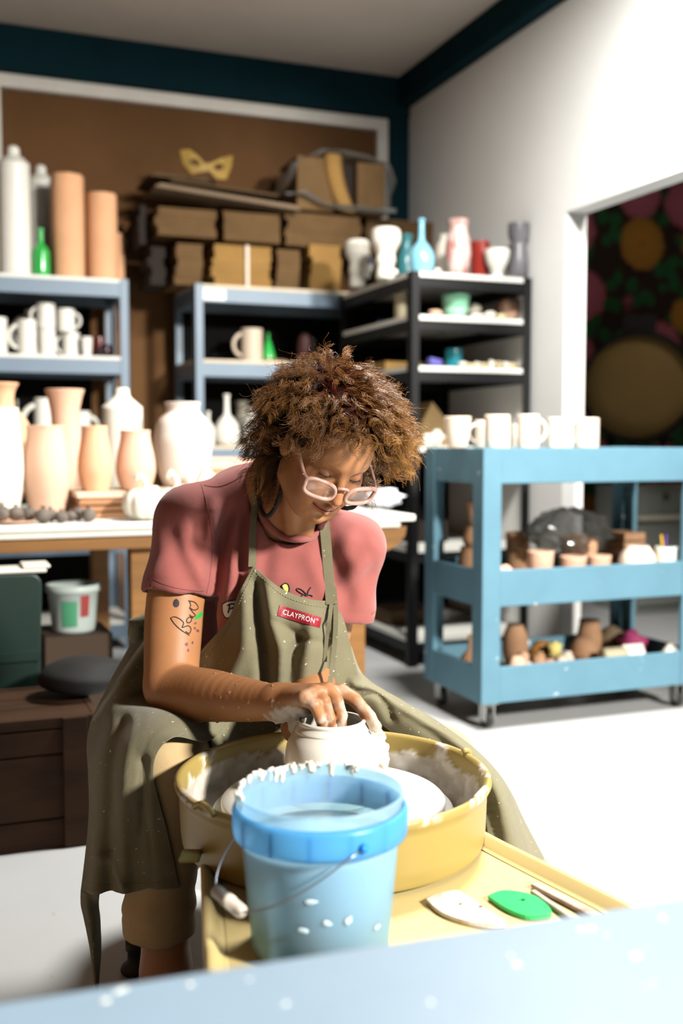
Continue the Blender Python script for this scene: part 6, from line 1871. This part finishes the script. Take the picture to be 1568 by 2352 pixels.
# ------------------------------------------------------------------ eyebrows, lashes
def hpath(pts, n=5):
    return Hs(cat(pts, n))
for s in (-1, 1):
    mb = MB(); rr = random.Random(3 + s)
    for k in range(60):
        t = rr.random()
        c = np.array([s * (.012 + .034 * t), .0925 - .020 * t ** 1.4, .020 + .008 * math.sin(t * 2.2) - .004 * t + rr.uniform(-.0022, .0022)])
        dv = np.array([s * .006, -.0022, .0022 - .003 * t])
        mb.tube([H(c), H(c + dv * .5 + np.array([0, .0006, 0])), H(c + dv)], [.00035, .0003, .0001], 4)
    o = mb.build('eyebrow', mat('brow_hair', '3a2618', .6), PERSON, world_to=PERSON_BASE); o['kind'] = 'stuff'
    mb = MB()
    for k in range(15):
        t = -1 + 2 * k / 14
        a = np.array([s * .0305 + .0132 * t, .0745 + .0118 * math.sqrt(max(0, 1 - (t * .85) ** 2)), -.0060 + .0015 * t * t])
        tip = a + np.array([.004 * t, .0060, -.0050])
        mb.tube([H(a), H((a + tip) / 2 + np.array([0, .0005, -.0012])), H(tip)], [.0004, .0003, .0001], 4)
    mb.tube([H((s * .0305 + .0135 * t, .0748 + .0115 * math.sqrt(max(0, 1 - (t * .85) ** 2)), -.0062 + .0015 * t * t)) for t in np.linspace(-1, 1, 15)], .0008, 5)
    o = mb.build('eyelashes', mat('lash', '17110e', .5), PERSON, world_to=PERSON_BASE); o['kind'] = 'stuff'

# line of the closed, smiling mouth
seam = [(-.0285, .085, -.0665), (-.0255, .0862, -.0685), (-.018, .091, -.0715), (-.009, .0950, -.0732), (0, .0962, -.0737), (.009, .0950, -.0732), (.018, .091, -.0715), (.0255, .0862, -.0685)]
sp_ = [tuple(q[:2]) for q in proj(Hs(np.array(seam)))]
stroke('mouth_line', sp_, .0009, BODY_BVH, mat('mouth_shadow', '5e2a24', .6), PERSON, zoomed=False, lift=.0002)
# ------------------------------------------------------------------ glasses on a cord
GY, GZ, GT = .109, -.023, .10
def glasses():
    base = H((0, GY, GZ))
    t = thing('eyeglasses', 'pale pink plastic eyeglasses low on her nose, on a black cord', 'eyeglasses', tuple(base))
    M_fr = mat('blush_acetate', 'c79c8c', .25, .55, var=.05, trans=.15)
    M_ln = mat('lens_glass', 'f3e6e2', .03, .6, trans=.9, alpha=.28)
    ca, sa = math.cos(GT), math.sin(GT)
    def L(x, y, z):                                   # lens-plane coordinates: x across, z up, y out, tilted
        return H((x, GY + y * ca - z * sa * 0 - abs(x) ** 2 * 2.0, GZ + z))
    for s in (-1, 1):
        prof = []
        for k in range(40):
            a = 2 * math.pi * k / 40
            ex = 3.0
            cx = math.copysign(abs(math.cos(a)) ** (2 / ex), math.cos(a)); cz = math.copysign(abs(math.sin(a)) ** (2 / ex), math.sin(a))
            x = s * .0425 + .0300 * cx + (s * .0040 * (cz > 0) * cz); z = .0170 * cz + s * .0022 * cx
            prof.append((x, z))
        P = [L(x, 0, z) for x, z in prof]
        mb = MB(); mb.tube(P + [P[0]], .0038, 8, caps=False, flat=1.0); mb.build('rim', M_fr, t, world_to=base)
        ln = MB().add([L(s * .0425, .0006, 0)] + [L(x * .985 + s * .0425 * .015, .0002, z * .985) for x, z in prof], [(0, 1 + k, 1 + (k + 1) % 40) for k in range(40)], True)
        lo = ln.build('lens', M_ln, t, world_to=base)
        sl = lo.modifiers.new('s', 'SOLIDIFY'); sl.thickness = .0012; sl.offset = 0
        hx = s * .0755
        tp = [L(hx - s * .002, 0, .014), H((s * .0765, GY - .022, GZ + .016)), H((s * .0775, GY - .055, GZ + .026)), H((s * .0755, GY - .100, GZ + .040)), H((s * .0755, GY - .125, GZ + .036))]
        mb = MB(); mb.tube(cat(tp, 5), .0034, 8, flat=.55); te = mb.build('temple', M_fr, t, world_to=base)
        MB().lathe([(0, 0), (.0022, 0), (.0022, .0010), (0, .0010)], 12, M=None).build('hinge_pin', mat('hinge_metal', 'b9b5ad', .25, metal=.9), te, loc=tuple(np.array(H((s * .0800, GY - .018, GZ + .016))) - base))
    mb = MB(); mb.tube(cat([L(-.0105, 0, .009), L(-.005, .003, .0125), L(.005, .003, .0125), L(.0105, 0, .009)], 5), .0027, 8); mb.build('bridge', M_fr, t, world_to=base)
    M_cord = mat('black_cord', '0e0f12', .6, bump=.4, bscale=300)
    a = H((-.0765, GY - .100, GZ + .040))
    d0 = proj(a[None])[0]
    P = [a, W(658, 1066, 1.865), W(650, 1100, 1.86), W(641, 1140, 1.865), W(628, 1172, 1.87), W(612, 1186, 1.875), W(599, 1170, 1.885), W(592, 1130, 1.90), W(590, 1095, 1.93), W(600, 1070, 1.97)]
    MB().tube(cat(P, 8), .0042, 10).build('cord', M_cord, t, world_to=base)
    MB().tube([a + (W(658, 1066, 1.865) - a) * q for q in (.05, .45)], .0048, 10).build('cord_clasp', mat('hinge_metal', 'b9b5ad'), t, world_to=base)
    MB().tube([a + CU * .004, a - CU * .004], .0062, 10).build('cord_loop', M_cord, t, world_to=base)
    P = [W(770, 1160, 1.865), W(788, 1166, 1.845), W(802, 1167, 1.84), W(816, 1160, 1.85), W(838, 1120, 1.90)]
    MB().tube(cat(P, 6), .0040, 8).build('cord', M_cord, t, world_to=base)
glasses()

# ------------------------------------------------------------------ stool
def stool():
    c = W(620, 1640, 2.17)
    t = thing('stool', 'low black stool under the woman, its rubber foot beside her trouser cuff', 'stool', (c[0], c[1], 0))
    zt = .295
    MB().lathe([(0, zt - .05), (.15, zt - .05), (.165, zt - .04), (.165, zt - .012), (.15, zt), (0, zt)], 36).build('seat', mat('black_vinyl', '161616', .45), t)
    mm = mat('black_stool_metal', '141415', .4)
    f0 = on_z(312, 2232, 0) - np.array([c[0], c[1], 0])
    r0 = math.hypot(f0[0], f0[1]); a0 = math.atan2(f0[1], f0[0])
    for k in range(4):
        a = a0 + k * math.pi / 2
        e = np.array([math.cos(a), math.sin(a), 0]); rr = r0 if k == 0 else .16
        MB().tube([e * .10 + [0, 0, zt - .05], e * (rr - .01) + [0, 0, .075], e * rr + [0, 0, .045]], [.013, .013, .012], 10).build('leg', mm, t)
        MB().lathe([(0, .0), (.026, .0), (.029, .006), (.026, .014), (.016, .022), (.015, .04), (.019, .045), (.019, .06), (0, .062)], 18, tuple(e * rr)).build('rubber_foot', mat('black_rubber', '1b1b1b'), t)
stool()
# ================================================================== hair: curly locks of many fine strands
def hair():
    rs = np.random.RandomState(21)
    c0 = np.array([0, -.014, .036]); rad = np.array([.076, .096, .086])
    down = np.array([0, 0, -1.0]) @ HM                # gravity in head space
    # scalp roots
    roots = []
    while len(roots) < 540:
        n = rs.randn(3); n /= np.linalg.norm(n)
        p = c0 + rad * n
        x, y, z = p
        if y > .062 and z < .082 - .10 * max(0, abs(x) - .01) * 0:
            continue                                   # forehead and face
        if y > .035 and z < .060:
            continue
        if y > .010 and z < .018:
            continue
        if z < (-.082 if y < -.04 else -.05):
            continue
        if z < .05 and rs.rand() < .35 and y > -.04:
            continue
        if y > -.015 and z < -.012:
            continue
        roots.append((p, n))
    while len(roots) < 690:                            # denser on the crown
        n = rs.randn(3); n[2] = abs(n[2]) + .6; n /= np.linalg.norm(n)
        p = c0 + rad * n
        if p[1] > .062 and p[2] < .085:
            continue
        roots.append((p, n))
    k_ = 0
    while k_ < 95:                                     # full at the nape, behind her right ear
        n = rs.randn(3); n /= np.linalg.norm(n)
        p = c0 + rad * n
        if n[0] > .1 or p[1] > -.02 or p[2] > .05 or p[2] < -.055:
            continue
        roots.append((p, n)); k_ += 1
    V, Fq, C = [], [], []
    dark = np.array(lin('22110a')[:3]); red = np.array(lin('6a2a16')[:3]); gold = np.array(lin('c28a42')[:3]); brown = np.array(lin('562c13')[:3])
    off = 0
    NS = 23
    ring = np.array([[1, 0], [-.5, .866], [-.5, -.866]])
    t = np.linspace(0, 1, NS)
    for li, (p, n) in enumerate(roots):
        x, y, z = p
        nn = n / rad; nn /= np.linalg.norm(nn)
        top = float(smoothstep(.075, .118, z))
        fr = float(smoothstep(.0, .06, y))
        ln = .056 + .026 * rs.rand() + .010 * smoothstep(-.02, .06, z) - .004 * top + .030 * smoothstep(.03, -.05, z) * smoothstep(.0, -.03, y)
        # top lies flat, flowing away from the parting and forward; the rest springs outwards
        flow = np.array([.75 if x > -.035 else -.5, .35, .0]); flow -= nn * (flow @ nn)
        d0 = nn * (1 - .50 * top) + flow * (.70 * top) + np.array([.25 * np.sign(x), .35, .1]) * fr * (1 - top) + .22 * rs.randn(3)
        d0 /= np.linalg.norm(d0)
        cr = (.0075 + .0055 * rs.rand()) * (1 - .5 * top); turns = 1.3 + 1.2 * rs.rand(); ph = rs.rand() * 6.28; hand = rs.choice([-1, 1])
        g = .012 + .030 * rs.rand()
        G = p + np.outer(t * ln, d0) + np.outer(g * t ** 2, down)
        q = (G - c0) / rad; L_ = np.linalg.norm(q, axis=1); f_ = np.maximum(1.03 + .07 * t, L_) / L_
        G = c0 + (G - c0) * f_[:, None]
        e1 = np.cross(d0, [.3, .5, .8]); e1 /= np.linalg.norm(e1); e2 = np.cross(d0, e1)
        ns = 16
        hue = float(np.clip(.15 + .55 * smoothstep(-.04, .06, x) * smoothstep(-.04, .05, y) + .3 * rs.rand(), 0, 1))  # golder towards the front right: the lit side is painted into the tips
        for s in range(ns):
            r1 = cr * (.8 + .4 * rs.rand()); p1 = ph + rs.randn() * .22; tw = turns * (1 + .06 * rs.randn())
            spread = rs.randn(3) * .0024
            w = t ** .6
            frizz = np.cumsum(rs.randn(NS, 3), 0) * .00022
            a = p1 + hand * tw * 2 * np.pi * t
            S = G + np.outer(r1 * np.cos(a) * w, e1) + np.outer(r1 * np.sin(a) * w, e2) + np.outer(.45 + .55 * w, spread) + frizz * w[:, None]
            if rs.rand() < .05:
                S = S + np.outer(t ** 2 * .012, rs.randn(3) * .6 + nn)      # flyaway
            tr = .00042 * (1 - .55 * t) * (.8 + .5 * rs.rand())
            T = np.gradient(S, axis=0); T /= np.linalg.norm(T, axis=1)[:, None] + 1e-9
            u = np.cross(T, [.2, .9, .4]); u /= np.linalg.norm(u, axis=1)[:, None] + 1e-9
            v = np.cross(T, u)
            R = S[:, None, :] + (u[:, None, :] * ring[None, :, :1] + v[:, None, :] * ring[None, :, 1:]) * tr[:, None, None]
            V.append(R.reshape(-1, 3))
            i = np.arange(NS - 1)[:, None] * 3; k = np.arange(3)[None]; k2 = (k + 1) % 3
            Fq.append(np.stack([i + k, i + k2, i + 3 + k2, i + 3 + k], -1).reshape(-1, 4) + off)
            off += NS * 3
            base = dark * (1 - top * .75) + red * top * .75
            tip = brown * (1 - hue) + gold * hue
            m = smoothstep(.25, .95, t)[:, None]
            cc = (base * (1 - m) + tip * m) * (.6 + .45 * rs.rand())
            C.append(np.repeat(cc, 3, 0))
    V = Hs(np.concatenate(V)); Fq = np.concatenate(Fq); C = np.concatenate(C)
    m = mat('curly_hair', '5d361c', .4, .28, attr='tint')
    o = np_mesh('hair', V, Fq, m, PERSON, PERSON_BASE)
    vcol(o, C); o['kind'] = 'stuff'; o['label'] = 'short curly brown hair with golden ends, painted brighter on the lit side'
    # dense under-layer that hides the scalp
    pr = [ell(H(c0), rad * HS * 1.03, HM, .02)]
    for (p, n) in roots[:110]:
        pr.append(ell(H(p + n * .003), np.array([.012, .012, .012]) * HS, HM, .006))
    cutc = [((0, .10, -.02), (.062, .07, .078))]
    for c, r in cutc:
        pr.append(ell(H(c), np.array(r) * HS, HM, .006, True))
    hv, hf = polygonize(pr, .004, lambda P: .006 * (noise3(P, 90, 2, 2) - .5))
    np_mesh('hair_underlayer', hv, hf, mat('hair_base', '341a10', .75, .1, var=.3, scale=90, bump=.6, bscale=160), PERSON, PERSON_BASE)
hair()
